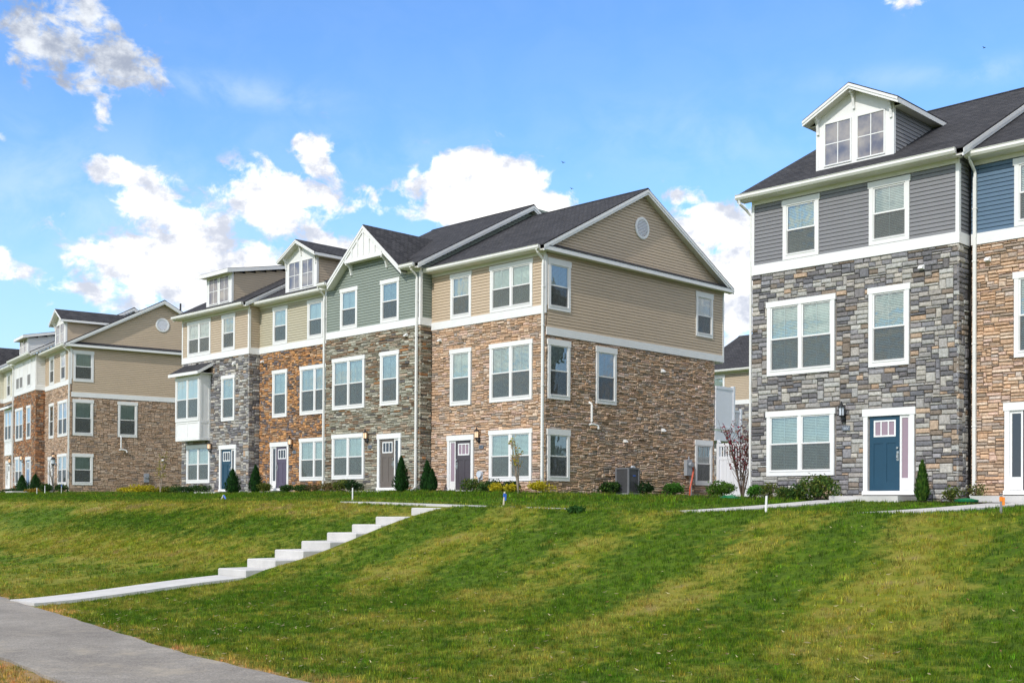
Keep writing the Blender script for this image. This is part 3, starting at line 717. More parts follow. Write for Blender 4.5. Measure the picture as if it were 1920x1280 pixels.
    for a, b in gx:
        a -= .28 if (open_left and a == -Wd) else 0; b += .1 if (b == 0 and (gable_end or rake)) else 0
        m = MB().mat('gutter_white'); m.prism([(-.39, 9.32), (-.46, 9.32), (-.505, 9.38), (-.50, 9.44), (-.52, 9.465), (-.505, 9.472), (-.485, 9.45), (-.48, 9.38), (-.45, 9.345), (-.405, 9.345), (-.40, 9.46), (-.39, 9.46)][::-1], 'x', a, b)
        m.box(a, a+.012, -.50, -.39, 9.335, 9.458); m.box(b-.012, b, -.50, -.39, 9.335, 9.458); m.build('gutter', H)
        m = MB().mat('soffit'); m.box(a+.01, b-.01, -.388, -.36, 9.30, 9.45); m.box(a+.01, b-.01, -.36, .0, 9.30, 9.325); m.build('soffit', H)
    for s_ in spouts: downspout(H, *s_) if isinstance(s_, tuple) else downspout(H, s_)
    for u, z in vents: vent_hood(H, FRONT, u, z)
    if dorm: dormer(H, *dorm[:6], gable=dorm[6], mat=side_siding, joined=far)
    if cross:
        xc, h, za, ze = cross['x'], cross['h'], cross['apex'], cross['eave']; k = (za-ze)/h; fy = -.36
        yr_ = EY+(za-EZ)/SL+.25
        m = MB().mat(siding); m.prism([(xc-h, 9.18), (xc+h, 9.18), (xc+h, ze+.0), (xc, za-.12), (xc-h, ze)], 'y', .046, .4); m.build('gable_wall', H)
        planks(H, FRONT, xc-h, xc+h, 9.182, za-.25, [], siding, far, lim=lambda z: (xc-(za-.16-z-PLANK*.5)/k, xc+(za-.16-z-PLANK*.5)/k))
        for sx in (-1, 1):
            rf = MB().mat('shingle_y'); hw = h+.02; ze_ = za-k*hw; ye = EY+(ze_-EZ)/SL+.3
            a, b, c, d = (xc, fy, za), (xc, yr_, za), (xc+sx*hw, ye, ze_), (xc+sx*hw, fy, ze_)
            vs = [a, b, c, d]+[(p[0], p[1], p[2]-.05) for p in (a, b, c, d)]; fs = [(0, 1, 2, 3), (4, 7, 6, 5), (0, 3, 7, 4), (3, 2, 6, 7)]
            if sx > 0: fs = [f[::-1] for f in fs]
            rf.add(vs, fs); rf.build('cross_roof', H)
            tr = MB().mat('white_trim')
            for off, dd, th in ((.05, .24, .03), (.05, .12, .055)):
                p = [(xc, za-off), (xc+sx*hw, ze_-off), (xc+sx*hw, ze_-off-dd), (xc, za-off-dd)]
                tr.prism(p if sx < 0 else p[::-1], 'y', fy-th+.03, fy+.03)
            tr.mat('soffit'); p = [(xc, za-.22), (xc+sx*hw, ze_-.22), (xc+sx*hw, ze_-.26), (xc, za-.26)]
            tr.prism(p if sx < 0 else p[::-1], 'y', fy+.03, -.002); tr.build('rake_board', H)
        zt_ = cross['beam']; bh = (za-.28-zt_)/k
        m = MB().mat('white_trim'); m.prism([(xc-bh, zt_), (xc+bh, zt_), (xc, za-.22)], 'y', fy+.04, fy+.07); m.box(xc-bh-.05, xc+bh+.05, fy, fy+.10, zt_-.16, zt_); T = m.build('truss_panel', H)
        for kx in (-.78, -.39, 0, .39, .78):
            zz = za-.26-abs(kx)*k
            if zz > zt_+.1: q = MB().mat('white_trim'); q.box(xc+kx-.035, xc+kx+.035, fy-.005, fy+.04, zt_, zz); q.build('batten', T, loc=(0, 0, 0))
        m = MB().mat('soffit'); m.box(xc-bh, xc+bh, fy+.10, -.002, zt_-.16, zt_-.12); m.build('truss_soffit', H)
        for kx in (-1, 1):
            q = MB().mat('white_trim'); bracket(q, xc+kx*(bh-.02), .0, zt_-.16, .46, .34); q.build('bracket', H)
    if bay:
        a, b, z0, z1 = bay[0], bay[1], 3.08, 6.38; y1 = -.58
        m = MB().mat('white_trim'); m.box(a, b, y1, .05, z0, z0+.06)
        m.box(a, b, y1, y1+.06, z0+.06, z1); m.box(a, a+.05, y1+.06, .05, z0+.06, z1); m.box(b-.05, b, y1+.06, .05, z0+.06, z1)
        B = m.build('bay', H)
        m = MB().mat('white_trim')
        for q in ((a, b, z0, z0+.16), (a, b, z0+.86, z0+1.0), (a, a+.11, z0+.16, z0+.86), (b-.11, b, z0+.16, z0+.86), ((a+b)/2-.05, (a+b)/2+.05, z0+.16, z0+.86), (a, b, z1-.14, z1)): m.box(q[0], q[1], y1-.02, y1, q[2], q[3])
        for yy in (y1, -.1): m.box(b, b+.02, yy, yy+.1, z0, z1)
        for zz in (z0, z0+.86, z1-.45): m.box(b, b+.018, y1+.1, -.1, zz, zz+.14)
        m.build('bay_trim', B, loc=(0, 0, 0))
        D = window_meshes(b-a-.02, 2.22, True, 66, .15)
        w = link('window', D[0][1], H, (a+.01, y1-.022, 4.04-ZB)) 
        for n_, me in D[1:]: link(n_, me, w)
        m = MB().mat('shingle_x'); m.prism([(y1-.28, 6.45), (.04, 6.98), (.04, 6.92), (y1-.28, 6.41)], 'x', a-.28, b+.25); m.build('bay_roof', H)
        m = MB().mat('white_trim'); m.box(a-.28, b+.25, y1-.31, y1-.28, 6.29, 6.44)
        m.prism([(y1-.28, 6.44), (.04, 6.95), (.04, 6.80), (y1-.28, 6.29)], 'x', b+.251, b+.28); m.prism([(y1-.28, 6.44), (.04, 6.95), (.04, 6.80), (y1-.28, 6.29)], 'x', a-.31, a-.281)
        m.mat('soffit'); m.box(a-.28, b+.25, y1-.28, -.001, 6.36, 6.385); m.build('bay_fascia', H)
    return H

PL, RC = 29.95, 30.54
def P_lay(Wd, third='singles', bayed=False):
    L = -Wd; pr = (L+.56, L+2.80); sg = (L+3.86, L+5.05)
    th = [(L+1.09, L+2.28), sg] if third == 'singles' else [pr, sg]
    return th, ([sg] if bayed else [pr, sg]), [pr], L+3.71
def R_lay(Wd, third='pair'):
    L = -Wd; sg = (L+1.14, L+2.33); pr = (L+3.39, L+5.63)
    return ([sg, pr] if third == 'pair' else [sg, (L+3.94, L+5.13)]), [sg, pr], [pr], L+1.0

# the detached row at the right: grey house, blue house
th, se, gr, dx = P_lay(6.43)
hA = house('grey clapboard townhouse with blue front door, grey ledgestone below and a gabled dormer', -13.34, 29.98, 0, 0, 6.43, 'siding_gray', 'gray', True, th, se, gr,
      dict(x=dx, mat='door_blue', left=False, glass='rosy_glass', lamp=-3.33, plq=-3.25, glow=False, num='5682', plaque='plaque_slate'), rake=True, open_left=True,
      dorm=(-3.34, .55, 9.93, 11.32, 12.24, 2.42, True), vents=((-1.02, 6.55),), near=300, seed=3)
m = MB().mat('gutter_white'); m.tube([(-6.62, -.43, 9.36), (-6.60, -.40, 9.2), (-6.55, -.1, 9.05), (-6.50, .05, 8.9), (-6.50, .06, .5)], .04, 8); m.build('downspout', hA)
th, se, gr, dx = R_lay(6.4)
house('blue sided townhouse with tan ledgestone, half cut off by the picture edge', -6.85, RC, 0, 0, 6.4, 'siding_blue', 'tan', False, th, se, gr,
      dict(x=dx-.1, mat='door_dark', left=True, glass='dark_glass', lamp=-3.6, plq=-3.5), spouts=((-6.28, -.06),), vents=((-5.95, 6.62),), near=140, seed=11)
# the long middle row
th, se, gr, dx = R_lay(6.28)
hU1 = house('tan end townhouse with wide stone gable wall and round louvre vent', -28.93, RC, 0, 0, 6.28, 'siding_tan', 'tan', False, th, se, gr,
      dict(x=dx, zb=.56, mat='door_dark', left=True, glass='rosy_glass', lamp=-3.46, plq=-3.32), gable_end=True, spouts=((-.05, -.08, 9.36, .5),), vents=((-5.75, 6.62),), near=200, seed=21)
th, se, gr, dx = P_lay(6.38)
house('sage green townhouse with steep front gable, white truss panel and taupe door', -35.22, PL, 0, .18, 6.38, 'siding_sage', 'sage', True, th, se, gr,
      dict(x=dx, zb=.5, mat='door_taupe', left=False, glass='dark_glass', lamp=-3.34, plq=-3.15), rake=True, cross=dict(x=-3.30, h=2.48, apex=11.55, eave=9.45, beam=10.24),
      spouts=((-.14, -.08, 9.36, .5), (-6.36, -.08, 9.36, .5)), vents=((-.85, 6.72),), near=120, seed=31)
th, se, gr, dx = R_lay(6.1, 'singles')
house('cream townhouse with orange and brown stone, purple door and bracketed gabled dormer', -41.62, RC, 0, .17, 6.1, 'siding_cream', 'orange', False, th, se, gr,
      dict(x=dx, zb=.56, mat='door_purple', left=True, glass='dark_glass', lamp=-3.33, plq=-3.1), dorm=(-2.85, .10, 9.70, 11.08, 12.02, 2.44, True), vents=((-5.8, 6.68),), near=80, seed=41, side_siding='siding_tan_gray')
th, se, gr, dx = P_lay(6.28, 'pair', True)
house('tan and grey stone townhouse with white box bay and flat-roofed dormer', -47.72, PL, 0, .14, 6.28, 'siding_tan_gray', 'gray', True, th, se, gr,
      dict(x=dx, zb=.56, mat='door_blue', left=False, glass='dark_glass', lamp=-3.35, plq=-3.1), rake=True, open_left=True, bay=(-5.80, -3.48),
      dorm=(-2.90, .10, 9.68, 11.18, 0, 2.32, False), vents=((-1.25, 6.70),), near=60, seed=51)
# the far left row, turned ten degrees
th_l = R(-9.98); LX, LY = -68.214, 30.458
def lpos(x, y): return LX+x*math.cos(th_l)-y*math.sin(th_l), LY+x*math.sin(th_l)+y*math.cos(th_l)
th, se, gr, dx = R_lay(6.3, 'singles')
hL1 = house('farther tan end townhouse with stone gable and round vent, left of the middle row', LX, LY, th_l, .225, 6.3, 'siding_tan', 'brown', False, th, se, gr,
      dict(x=dx, zb=.6, mat='siding_white', left=True, glass='dark_glass', lamp=-3.5, plq=-3.3), gable_end=True, spouts=((-.05, -.08, 9.36, .5),), dorm=(-2.95, .10, 9.70, 11.0, 11.95, 2.5, True), far=True, seed=61)
th, se, gr, dx = P_lay(6.3, 'pair')
x, y = lpos(-6.3, -.59)
house('white board and batten townhouse over rusty brown stone with a flat-roofed dormer', x, y, th_l, .32, 6.3, 'siding_white', 'rust', True, th, se, gr,
      dict(x=dx, zb=.6, mat='door_sky', left=False, glass='dark_glass', lamp=-3.35, plq=-3.1), rake=True, spouts=((-6.25, -.08, 9.36, .5),), dorm=(-3.9, .10, 9.68, 10.75, 0, 2.4, False), far=True, seed=71, siding3='batten')
th, se, gr, dx = R_lay(6.3, 'singles')
x, y = lpos(-12.6, 0)
house('pale cream townhouse with white bay beyond the white board one', x, y, th_l, .34, 6.3, 'siding_ivory', 'brown', False, th, se[:1], gr,
      dict(x=dx, zb=.6, mat='siding_white', left=True, glass='dark_glass', lamp=-3.5, plq=-3.3), bay=(-2.85, -.62), far=True, seed=81)
th, se, gr, dx = P_lay(6.3)
x, y = lpos(-18.9, -.59)
house('ivory townhouse with dark cross gable roof at the far left edge', x, y, th_l, .36, 6.3, 'siding_ivory', 'brown', True, th, se, gr,
      dict(x=dx, zb=.6, mat='door_dark', left=False, glass='dark_glass', lamp=-3.35, plq=-3.1), rake=True, cross=dict(x=-3.30, h=2.48, apex=11.55, eave=9.45, beam=10.24), far=True, seed=91)
# row behind, seen through the gap
th, se, gr, dx = R_lay(6.3, 'singles')
hR = house('tan rear townhouse glimpsed through the gap between the two rows', -48.0+6.3, 66, 0, -.05, 6.3, 'siding_tan_gray', 'gray', False, [(-5.15, -3.95)], [(-5.15, -3.95)], [], None, open_left=True, far=True, seed=95)
house('second rear townhouse mostly hidden behind the grey one', -48.0+12.6, 66, 0, -.05, 6.3, 'siding_tan', 'tan', False, th, se, gr, None, far=True, seed=97)
m = MB().mat('black_metal'); m.box(-5.9, -5.75, -.14, .0, 2.6, 2.95); m.build('wall_lamp', hR)

# things fixed to the end houses
def pipe_vent(H, u, z):
    m = MB(SIDE).mat('white_trim'); m.tube([(u, .02, z+.85), (u, -.10, z+.80), (u, -.12, z+.7), (u, -.12, z+.12), (u-.03, -.12, z+.02), (u-.10, -.08, z)], .045, 8); m.tube([(u+.0, -.12, z+.03), (u+.16, -.12, z+.02), (u+.32, -.14, z-.02), (u+.36, -.16, z-.14)], .045, 8)
    m.build('vent_pipe', H)
pipe_vent(hU1, 2.45, 3.12); pipe_vent(hL1, 3.0, 3.15)
for u, z, s_ in ((6.9, 5.55, .09), (6.95, 3.15, .09), (4.55, 2.60, .07)): vent_hood(hU1, SIDE, u, z, s_)
vent_hood(hL1, SIDE, 5.6, 2.6, .08)
m = MB(SIDE).mat('meter_gray'); m.box(8.40, 8.75, -.16, .02, 1.35, 2.0); m.tube([(8.6, -.16, 1.8), (8.6, -.28, 1.8)], .10, 14); m.tube([(8.62, -.08, 2.0), (8.62, -.08, 2.15)], .03)
mt = m.build('meter_box', hU1)
m = MB(SIDE).mat('conduit_gray'); m.tube([(8.72, -.08, 1.4), (8.74, -.1, 1.2), (8.72, -.12, .4)], .045, 8); m.build('conduit', mt, loc=(0, 0, 0))
m = MB(SIDE).mat('orange_duct'); m.tube([(8.80, -.10, 1.75), (8.85, -.16, 1.6), (8.68, -.20, 1.2), (8.52, -.22, .8), (8.50, -.22, .35)], .035, 8); m.build('orange_duct', mt, loc=(0, 0, 0))
m = MB(SIDE).mat('meter_gray'); m.box(4.45, 4.75, -.12, .02, 1.2, 1.75); m.tube([(4.6, -.12, 1.55), (4.6, -.22, 1.55)], .10, 12); m.build('meter_box', hL1)
m = MB(SIDE).mat('glass_lamp_cool'); m.tube([(5.0, -.01, 1.55), (5.0, -.10, 1.55)], .11, 12); m.build('outlet_cover', hU1)
m = MB().mat('glass_lamp_cool'); m.tube([(-3.36, .01, 1.25), (-3.36, -.12, 1.25)], .13, 12); m.tube([(-3.42, -.05, 1.15), (-3.45, -.06, .95)], .03); m.box(-3.50, -3.24, -.03, .0, 1.05, 1.2); m.build('hose_bib_cover', hU1)
# rear deck of the tan end house
dk = MB().mat('white_vinyl'); dk.box(-5.5, .02, 10.57, 12.55, 2.9, 3.32)
DK = dk.build('deck', hU1)
q = MB().mat('white_vinyl'); q.box(-.06, .03, 10.6, 11.86, 3.50, 5.12); q.box(-.08, .05, 10.6, 11.86, 5.12, 5.24); q.box(-.08, .05, 10.6, 11.86, 3.40, 3.52); q.box(-.09, .06, 11.86, 12.0, 3.32, 5.30); q.build('privacy_panel', DK, loc=(0, 0, 0))
q = MB().mat('white_vinyl'); q.box(-.05, .02, 12.0, 12.45, 4.2, 4.28); q.box(-.05, .02, 12.0, 12.45, 3.42, 3.5); q.box(-.07, .04, 12.45, 12.57, 3.32, 4.36)
for k in range(4): q.box(-.03, .0, 12.05+k*.11, 12.09+k*.11, 3.5, 4.2)
q.build('railing', DK, loc=(0, 0, 0))
q = MB().mat('stake_gray'); q.tube([(-.1, 11.0, 2.88), (-.1, 12.3, 1.6)], .05, 6); q.box(-.2, -.05, 12.3, 12.45, .4, 2.9); q.build('brace', DK, loc=(0, 0, 0))

# ------------------------------------------------------------------ ground
def sm(t): t = np.clip(t, 0, 1); return t*t*(3-2*t)
def HZ(X, Y):
    X = np.asarray(X, float); Y = np.asarray(Y, float)
    zc = np.clip(-.10+.02*(-17.8-X), -.13, .12); zh = np.clip(.24+.02*(-16-X), .10, .58)+.10*sm((-X-50)/14)
    a = -1.95+.0*X
    z = np.where(Y < 9.4, a, a+.31*sm((Y-9.4)/4.6)*.55+.31*.45*np.clip((Y-9.4)/4.6, 0, 1))
    bank = (zc+1.64)
    t = np.clip((Y-13.7)/(20.3-13.7), 0, 1); tt = t+.11*np.sin(2*np.pi*t)*-.75*.6
    z = z+np.where(Y > 13.7, bank*tt, 0)
    u = np.clip((Y-20.6)/(29.2-20.6), 0, 1)
    z = z+np.where(Y > 20.6, (zh-zc)*u**1.35, 0)
    g = np.exp(-((X+22.8)/2.2)**2)
    z = z+.025*np.sin(X*.9+Y*.4)*np.sin(Y*.7-X*.3)*sm((Y-10)/4)*(1-sm((Y-19)/2))*(1-g)
    z = z+(-.12*g*(1-sm((X+22.45)/.25))+.10*sm((X+22.45)/.25)*np.exp(-((X+22.2)/1.6)**2))*sm((Y-13.6)/1.0)*(1-sm((Y-19.7)/.8))
    z = z+.11*np.exp(-((Y-19.75)/.55)**2)*sm((X+21.4)/1.2)*(1-.6*np.exp(-((X+17.8)/.6)**2))
    return z
def path_y(x):      # far and near edge of the asphalt path
    fx = np.interp(x, [-80, -40, -25.3, -17.6, -13.9, -11.1, -5, 5, 20], [19.5, 12.6, 9.65, 8.32, 7.66, 7.40, 6.9, 6.4, 6.2])
    nx = np.interp(x, [-80, -40, -25.3, -15.3, -12.8, -5, 5, 20], [16.9, 10.0, 7.15, 5.82, 5.50, 4.9, 4.2, 3.8])
    return fx, nx
def grid_mesh(name, xs, ys, zf, mat):
    GX, GY = np.meshgrid(xs, ys); Z = zf(GX, GY); nx, ny = len(xs), len(ys)
    co = np.stack([GX, GY, Z], -1).reshape(-1, 3)
    i = np.arange((ny-1)*(nx-1)); r_, c_ = i//(nx-1), i % (nx-1); a = r_*nx+c_
    f = np.stack([a, a+1, a+nx+1, a+nx], -1)
    me = bpy.data.meshes.new(name); me.from_pydata(co.tolist(), [], f.tolist()); me.materials.append(MAT[mat]); me.shade_smooth(); return me, co
xs = np.concatenate([[-3000, -1500, -700, -350, -200, -140, -110], np.arange(-95, -25, .4), np.arange(-25, -20, .1), np.arange(-20, 12, .4), [16, 25, 40, 80, 200, 600, 3000]])
ys = np.concatenate([[-3000, -800, -300, -100, -50, -20, -8, -2], np.arange(0, 34, .3), [36, 40, 50, 70, 120, 250, 700, 3000]])
me, co = grid_mesh('lawn_ground', xs, ys, HZ, 'lawn_soil')
fx, nx_ = path_y(co[:, 0])
edge = np.clip(1-np.abs(co[:, 1]-fx-.02)/.42, 0, 1)*.95+np.clip(1-np.abs(nx_-co[:, 1])/.6, 0, 1)*.7+np.where(co[:, 1] < nx_, .36, 0)
at = me.attributes.new('edge', 'FLOAT', 'POINT'); at.data.foreach_set('value', edge.astype(np.float32))
link('lawn_ground', me, kind='structure', label='mown lawn sloping up from the path to the houses')
def strip(name, xs, y0, y1, zf, mat, dz, n=8, thick=.06):
    vs = []; fs = []
    for x, a, b in zip(xs, y0, y1):
        for k in range(n+1):
            y = a+(b-a)*k/n; vs.append((x, y, float(zf(x, y))+dz))
    for i in range(len(xs)-1):
        for k in range(n): a = i*(n+1)+k; fs.append((a, a+n+1, a+n+2, a+1))
    # skirt
    bnd = [i*(n+1) for i in range(len(xs))]+[(len(xs)-1)*(n+1)+k for k in range(1, n+1)]+[i*(n+1)+n for i in range(len(xs)-2, -1, -1)]+[k for k in range(n-1, 0, -1)]
    L = len(vs); vs += [(vs[i][0], vs[i][1], vs[i][2]-thick) for i in bnd]; nb = len(bnd)
    for i in range(nb): j = (i+1) % nb; fs.append((bnd[i], L+i, L+j, bnd[j]))
    me = bpy.data.meshes.new(name); me.from_pydata(vs, [], fs); me.materials.append(MAT[mat]); return link(name, me, kind='structure')
px = np.arange(-80, 20, .5); rr = np.random.RandomState(3)
f_, n_ = path_y(px); strip('asphalt_path', px, n_+rr.uniform(-.03, .03, len(px)), f_+rr.uniform(-.03, .03, len(px)), HZ, 'asphalt', .035, 10)
# concrete walk from the path to the steps, slab by slab
SX0, SX1 = -23.36, -22.20
SW = bpy.data.objects.new('concrete_walk', None); COL.objects.link(SW); SW['kind'] = 'structure'; SW['label'] = 'pale concrete walk slabs from the path to the steps'
def slab(parent, x0, x1, y0, y1, dz=.06, long_x=False):
    c = [(x0, y0), (x1, y0), (x1, y1), (x0, y1)]
    n = 4; vs = []; fs = []
    for k in range(n+1):
        t = k/n
        for j in (0, 1):
            x, y = (x0+(x1-x0)*t, (y0, y1)[j]) if long_x else ((x0, x1)[j], y0+(y1-y0)*t)
            vs.append((x, y, float(HZ((x if long_x else (x0+x1)/2), (y if not long_x else (y0+y1)/2)))+dz))
    b = len(vs); vs += [(v[0], v[1], v[2]-.12) for v in vs]
    for k in range(n):
        a = 2*k; q = [(a, a+1, a+3, a+2), (b+a, b+a+2, b+a+3, b+a+1), (a, a+2, b+a+2, b+a), (a+1, b+a+1, b+a+3, a+3)]
        fs += [f if long_x else f[::-1] for f in q]
    fs += [(0, b, b+1, 1), (2*n, 2*n+1, b+2*n+1, b+2*n)]
    me = bpy.data.meshes.new('slab'); me.from_pydata(vs, [], fs); me.materials.append(MAT['concrete']); me.validate()
    return link('slab', me, parent)
y = float(path_y(-22.8)[0])+.02
while y < 13.85:
    y2 = min(y+1.15, 13.88); slab(SW, SX0, SX1, y, y2-.012); y = y2
SW2 = bpy.data.objects.new('crest_pavement', None); COL.objects.link(SW2); SW2['kind'] = 'structure'; SW2['label'] = 'concrete pavement along the top of the bank'
x = -27.6
while x < 8: slab(SW2, x, x+1.188, 20.45, 21.65, .035 if x < -20 else -.012, True); x += 1.2
for n0, xa, ya in (('front_walk', -16.75, 28.8), ('front_walk', -12.1, 29.3)):
    e = bpy.data.objects.new(n0, None); COL.objects.link(e); e['kind'] = 'structure'; e['label'] = 'narrow concrete walk up to the %s' % ('blue door' if xa < -14 else 'half hidden white sidelight door')
    y = 21.68
    while y < ya: slab(e, xa, xa+1.1, y, min(y+1.19, ya), .03); y += 1.2
# steps
ST = bpy.data.objects.new('garden_steps', None); COL.objects.link(ST); ST['label'] = 'flight of eight pale concrete steps climbing the grass bank'; ST['category'] = 'steps'
ry_ = [13.90, 14.66, 15.41, 16.16, 16.91, 17.67, 18.42, 19.60]; rz_ = [-1.42, -1.225, -1.03, -.84, -.645, -.45, -.26, -.03]
ST.location = (SX0, 13.9, -1.64)
for k in range(8):
    m = MB().mat('concrete'); y1 = ry_[k+1]+.12 if k < 7 else 20.46
    a, b, c, d = 0, SX1-SX0, ry_[k]-13.9, y1-13.9; z1 = rz_[k]+1.64; z0 = z1-.9; e = .018
    m.add([(a, c, z0), (b, c, z0), (b, d, z0), (a, d, z0), (a, c, z1-e), (b, c, z1-e), (b, d, z1-e), (a, d, z1-e), (a+e, c+e, z1), (b-e, c+e, z1), (b-e, d, z1), (a+e, d, z1)],
          [(0, 1, 5, 4), (1, 2, 6, 5), (2, 3, 7, 6), (3, 0, 4, 7), (4, 5, 9, 8), (5, 6, 10, 9), (7, 4, 8, 11), (8, 9, 10, 11), (0, 3, 2, 1)])
    link('step', m.mesh('step'), ST)
# mulch beds
for x0, x1, y0, y1 in ((-21.4, -16.9, 28.75, 29.95), (-14.4, -7, 28.9, 30.4), (-28.8, -19.6, 38.8, 41.2), (-34.9, -28.7, 29.3, 30.5)):
    xx = np.arange(x0, x1+.01, .3); strip('mulch_bed', xx, y0+.12*np.sin(xx*2.1), y1+0*xx, HZ, 'mulch', .03, 4, .05)

# ------------------------------------------------------------------ grass blades
RS = np.random.RandomState(12)
def in_paved(X, Y):
    f, n = path_y(X); w_ = .10+.07*np.sin(X*5.1)+.05*np.sin(X*13.7+1)+RS.uniform(-.05, .05, X.shape); p = (Y < f+w_) & (Y > n-w_)
    p |= (X > SX0-.04) & (X < SX1+.12) & (Y > 9) & (Y < 20.46)
    p |= (Y > 20.45) & (Y < 21.65) & (X > -27.6)
    for xa in (-16.75, -12.1): p |= (X > xa) & (X < xa+1.1) & (Y > 21) & (Y < 29.9)
    return p
def visible(X, Y, m=30):
    Z = HZ(X, Y); c = X*dv.x+Y*dv.y+Z*dv.z; c = np.where(c < .5, .5, c)
    sx = 960+F_PX*(X*rv.x+Y*rv.y+Z*rv.z)/c; sy = CY-F_PX*(X*uv.x+Y*uv.y+Z*uv.z)/c
    return (sx > -200) & (sx < 2120) & (sy < 1280+m*3) & (sy > 880) & (c > 1)
def grass(name, label, x0, x1, y0, y1, dens, hmin, hmax, wid, lean=.5, strawp=.02, off=0., extra=None):
    n = int((x1-x0)*(y1-y0)*dens); nt_ = max(n//11, 1)
    tx, ty = RS.uniform(x0, x1, nt_), RS.uniform(y0, y1, nt_); kk = visible(tx, ty); tx, ty = tx[kk], ty[kk]; nt_ = len(tx); n = nt_*11
    ti = np.repeat(np.arange(nt_), 11); th_, tg_ = RS.uniform(.55, 1.45, nt_)[ti], np.exp(RS.normal(-.04, .30, nt_))[ti]; ty_ = RS.normal(0, .10, nt_)[ti]
    sp_ = wid*2.2+.012; X = tx[ti]+RS.normal(0, sp_, n); Y = ty[ti]+RS.normal(0, sp_, n)
    k = visible(X, Y) & ~in_paved(X, Y)
    if extra is not None: k &= extra(X, Y)
    X, Y = X[k], Y[k]; n = len(X); Z = HZ(X, Y)+off; th_, tg_, ty_ = th_[k], tg_[k], ty_[k]
    clump = .5+.5*np.sin(X*7.1+np.sin(Y*5.3)*2)*np.sin(Y*6.3+np.sin(X*4.7)*2)
    h = RS.uniform(hmin, hmax, n)*(.8+.4*clump)*th_; a = RS.uniform(0, 2*np.pi, n); w = wid*RS.uniform(.7, 1.3, n)
    la = RS.uniform(0, 2*np.pi, n); lm = RS.uniform(.1, 1, n)*lean*h
    st = RS.uniform(0, 1, n) < strawp
    h = np.where(st, h*.35, h); lm = np.where(st, RS.uniform(.05, .11, n), lm); w = np.where(st, w*1.0, w)
    bx, by = np.cos(a)*w/2, np.sin(a)*w/2
    V = np.empty((n, 3, 3), np.float32)
    V[:, 0] = np.stack([X-bx, Y-by, Z-.01], -1); V[:, 1] = np.stack([X+bx, Y+by, Z-.01], -1); V[:, 2] = np.stack([X+np.cos(la)*lm, Y+np.sin(la)*lm, Z+h], -1)
    me = bpy.data.meshes.new(name); me.vertices.add(3*n); me.vertices.foreach_set('co', V.ravel())
    me.loops.add(3*n); me.loops.foreach_set('vertex_index', np.arange(3*n, dtype=np.int32)); me.polygons.add(n); me.polygons.foreach_set('loop_start', np.arange(0, 3*n, 3, dtype=np.int32))
    try: me.polygons.foreach_set('loop_total', np.full(n, 3, np.int32))
    except Exception: pass
    me.update(calc_edges=True); me.materials.append(MAT['grass_blade'])
    g = RS.uniform(.5, 1.35, n)*tg_; C = np.stack([g*RS.uniform(.9, 1.12, n)*(1+np.clip(ty_, -.2, .3)*1.6), g, g*RS.uniform(.8, 1.2, n), np.ones(n)], -1)
    fe, ne = path_y(X); dn = np.clip(1.25-np.abs(Y-fe)/.55, 0, 1)*(Y > fe-.1)*RS.uniform(.2, 1, n)+np.where(Y < ne+.1, RS.uniform(.5, 1., n), 0); dn = np.clip(dn, 0, 1)
    C[:, 0] *= 1+1.5*dn; C[:, 1] *= 1+.35*dn; C[:, 2] *= 1+3*dn
    C[st] = np.stack([RS.uniform(3.2, 4.6, st.sum()), RS.uniform(2.0, 2.8, st.sum()), RS.uniform(4, 7, st.sum()), np.ones(st.sum())], -1)
    at = me.attributes.new('col', 'FLOAT_COLOR', 'FACE'); at.data.foreach_set('color', C.astype(np.float32).ravel())
    link(name, me, kind='stuff', label=label); return n
tot = 0
tot += grass('grass', 'short green grass on the near lawn', -26, 6, 2, 14.5, 2000, .025, .070, .0095)
tot += grass('grass', 'grass on the bank with pale dry stripes', -40, 12, 14.5, 20.4, 1000, .03, .07, .012)
tot += grass('grass', 'grass on the farther bank left of the steps', -75, -26, 9, 20.4, 260, .035, .075, .02)
tot += grass('grass', 'lusher grass between the pavement and the houses', -78, 12, 20.4, 30.4, 190, .035, .08, .022, off=0.)
tot += grass('grass', 'tall unmown grass along the house fronts', -80, -17, 26.0, 29.2, 170, .06, .14, .024, .4, .01)

def litter(n, x0, x1, y0, y1):
    X = RS.uniform(x0, x1, n); Y = RS.uniform(y0, y1, n); k = visible(X, Y) & ~in_paved(X, Y); k &= (RS.uniform(0, 1, n) < .35+.65*(Y < 12)); X, Y = X[k], Y[k]
    m = MB().mat('leaf'); rnd = random.Random(9)
    for x_, y_ in zip(X, Y):
        z_ = float(HZ(x_, y_))+rnd.uniform(.035, .06); a = rnd.uniform(0, 3.14); l_ = rnd.uniform(.012, .055); w_ = rnd.uniform(.004, .010); c, s_ = math.cos(a)*l_, math.sin(a)*l_; k_ = rnd.uniform(.7, 1.2)
        m.col = (.50*k_, .43*k_, .24*k_) if rnd.random() < .75 else (.30*k_, .17*k_, .08*k_)
        m.add([(x_-c, y_-s_, z_), (x_+s_*.2, y_-c*.2, z_+w_), (x_+c, y_+s_, z_+rnd.uniform(-.01, .03)), (x_, y_, z_-w_)], [(0, 1, 2, 3)])
    m.build('straw_litter', None, kind='stuff', label='pale straw clippings scattered over the near lawn')
litter(2600, -24, 4, 5, 19)
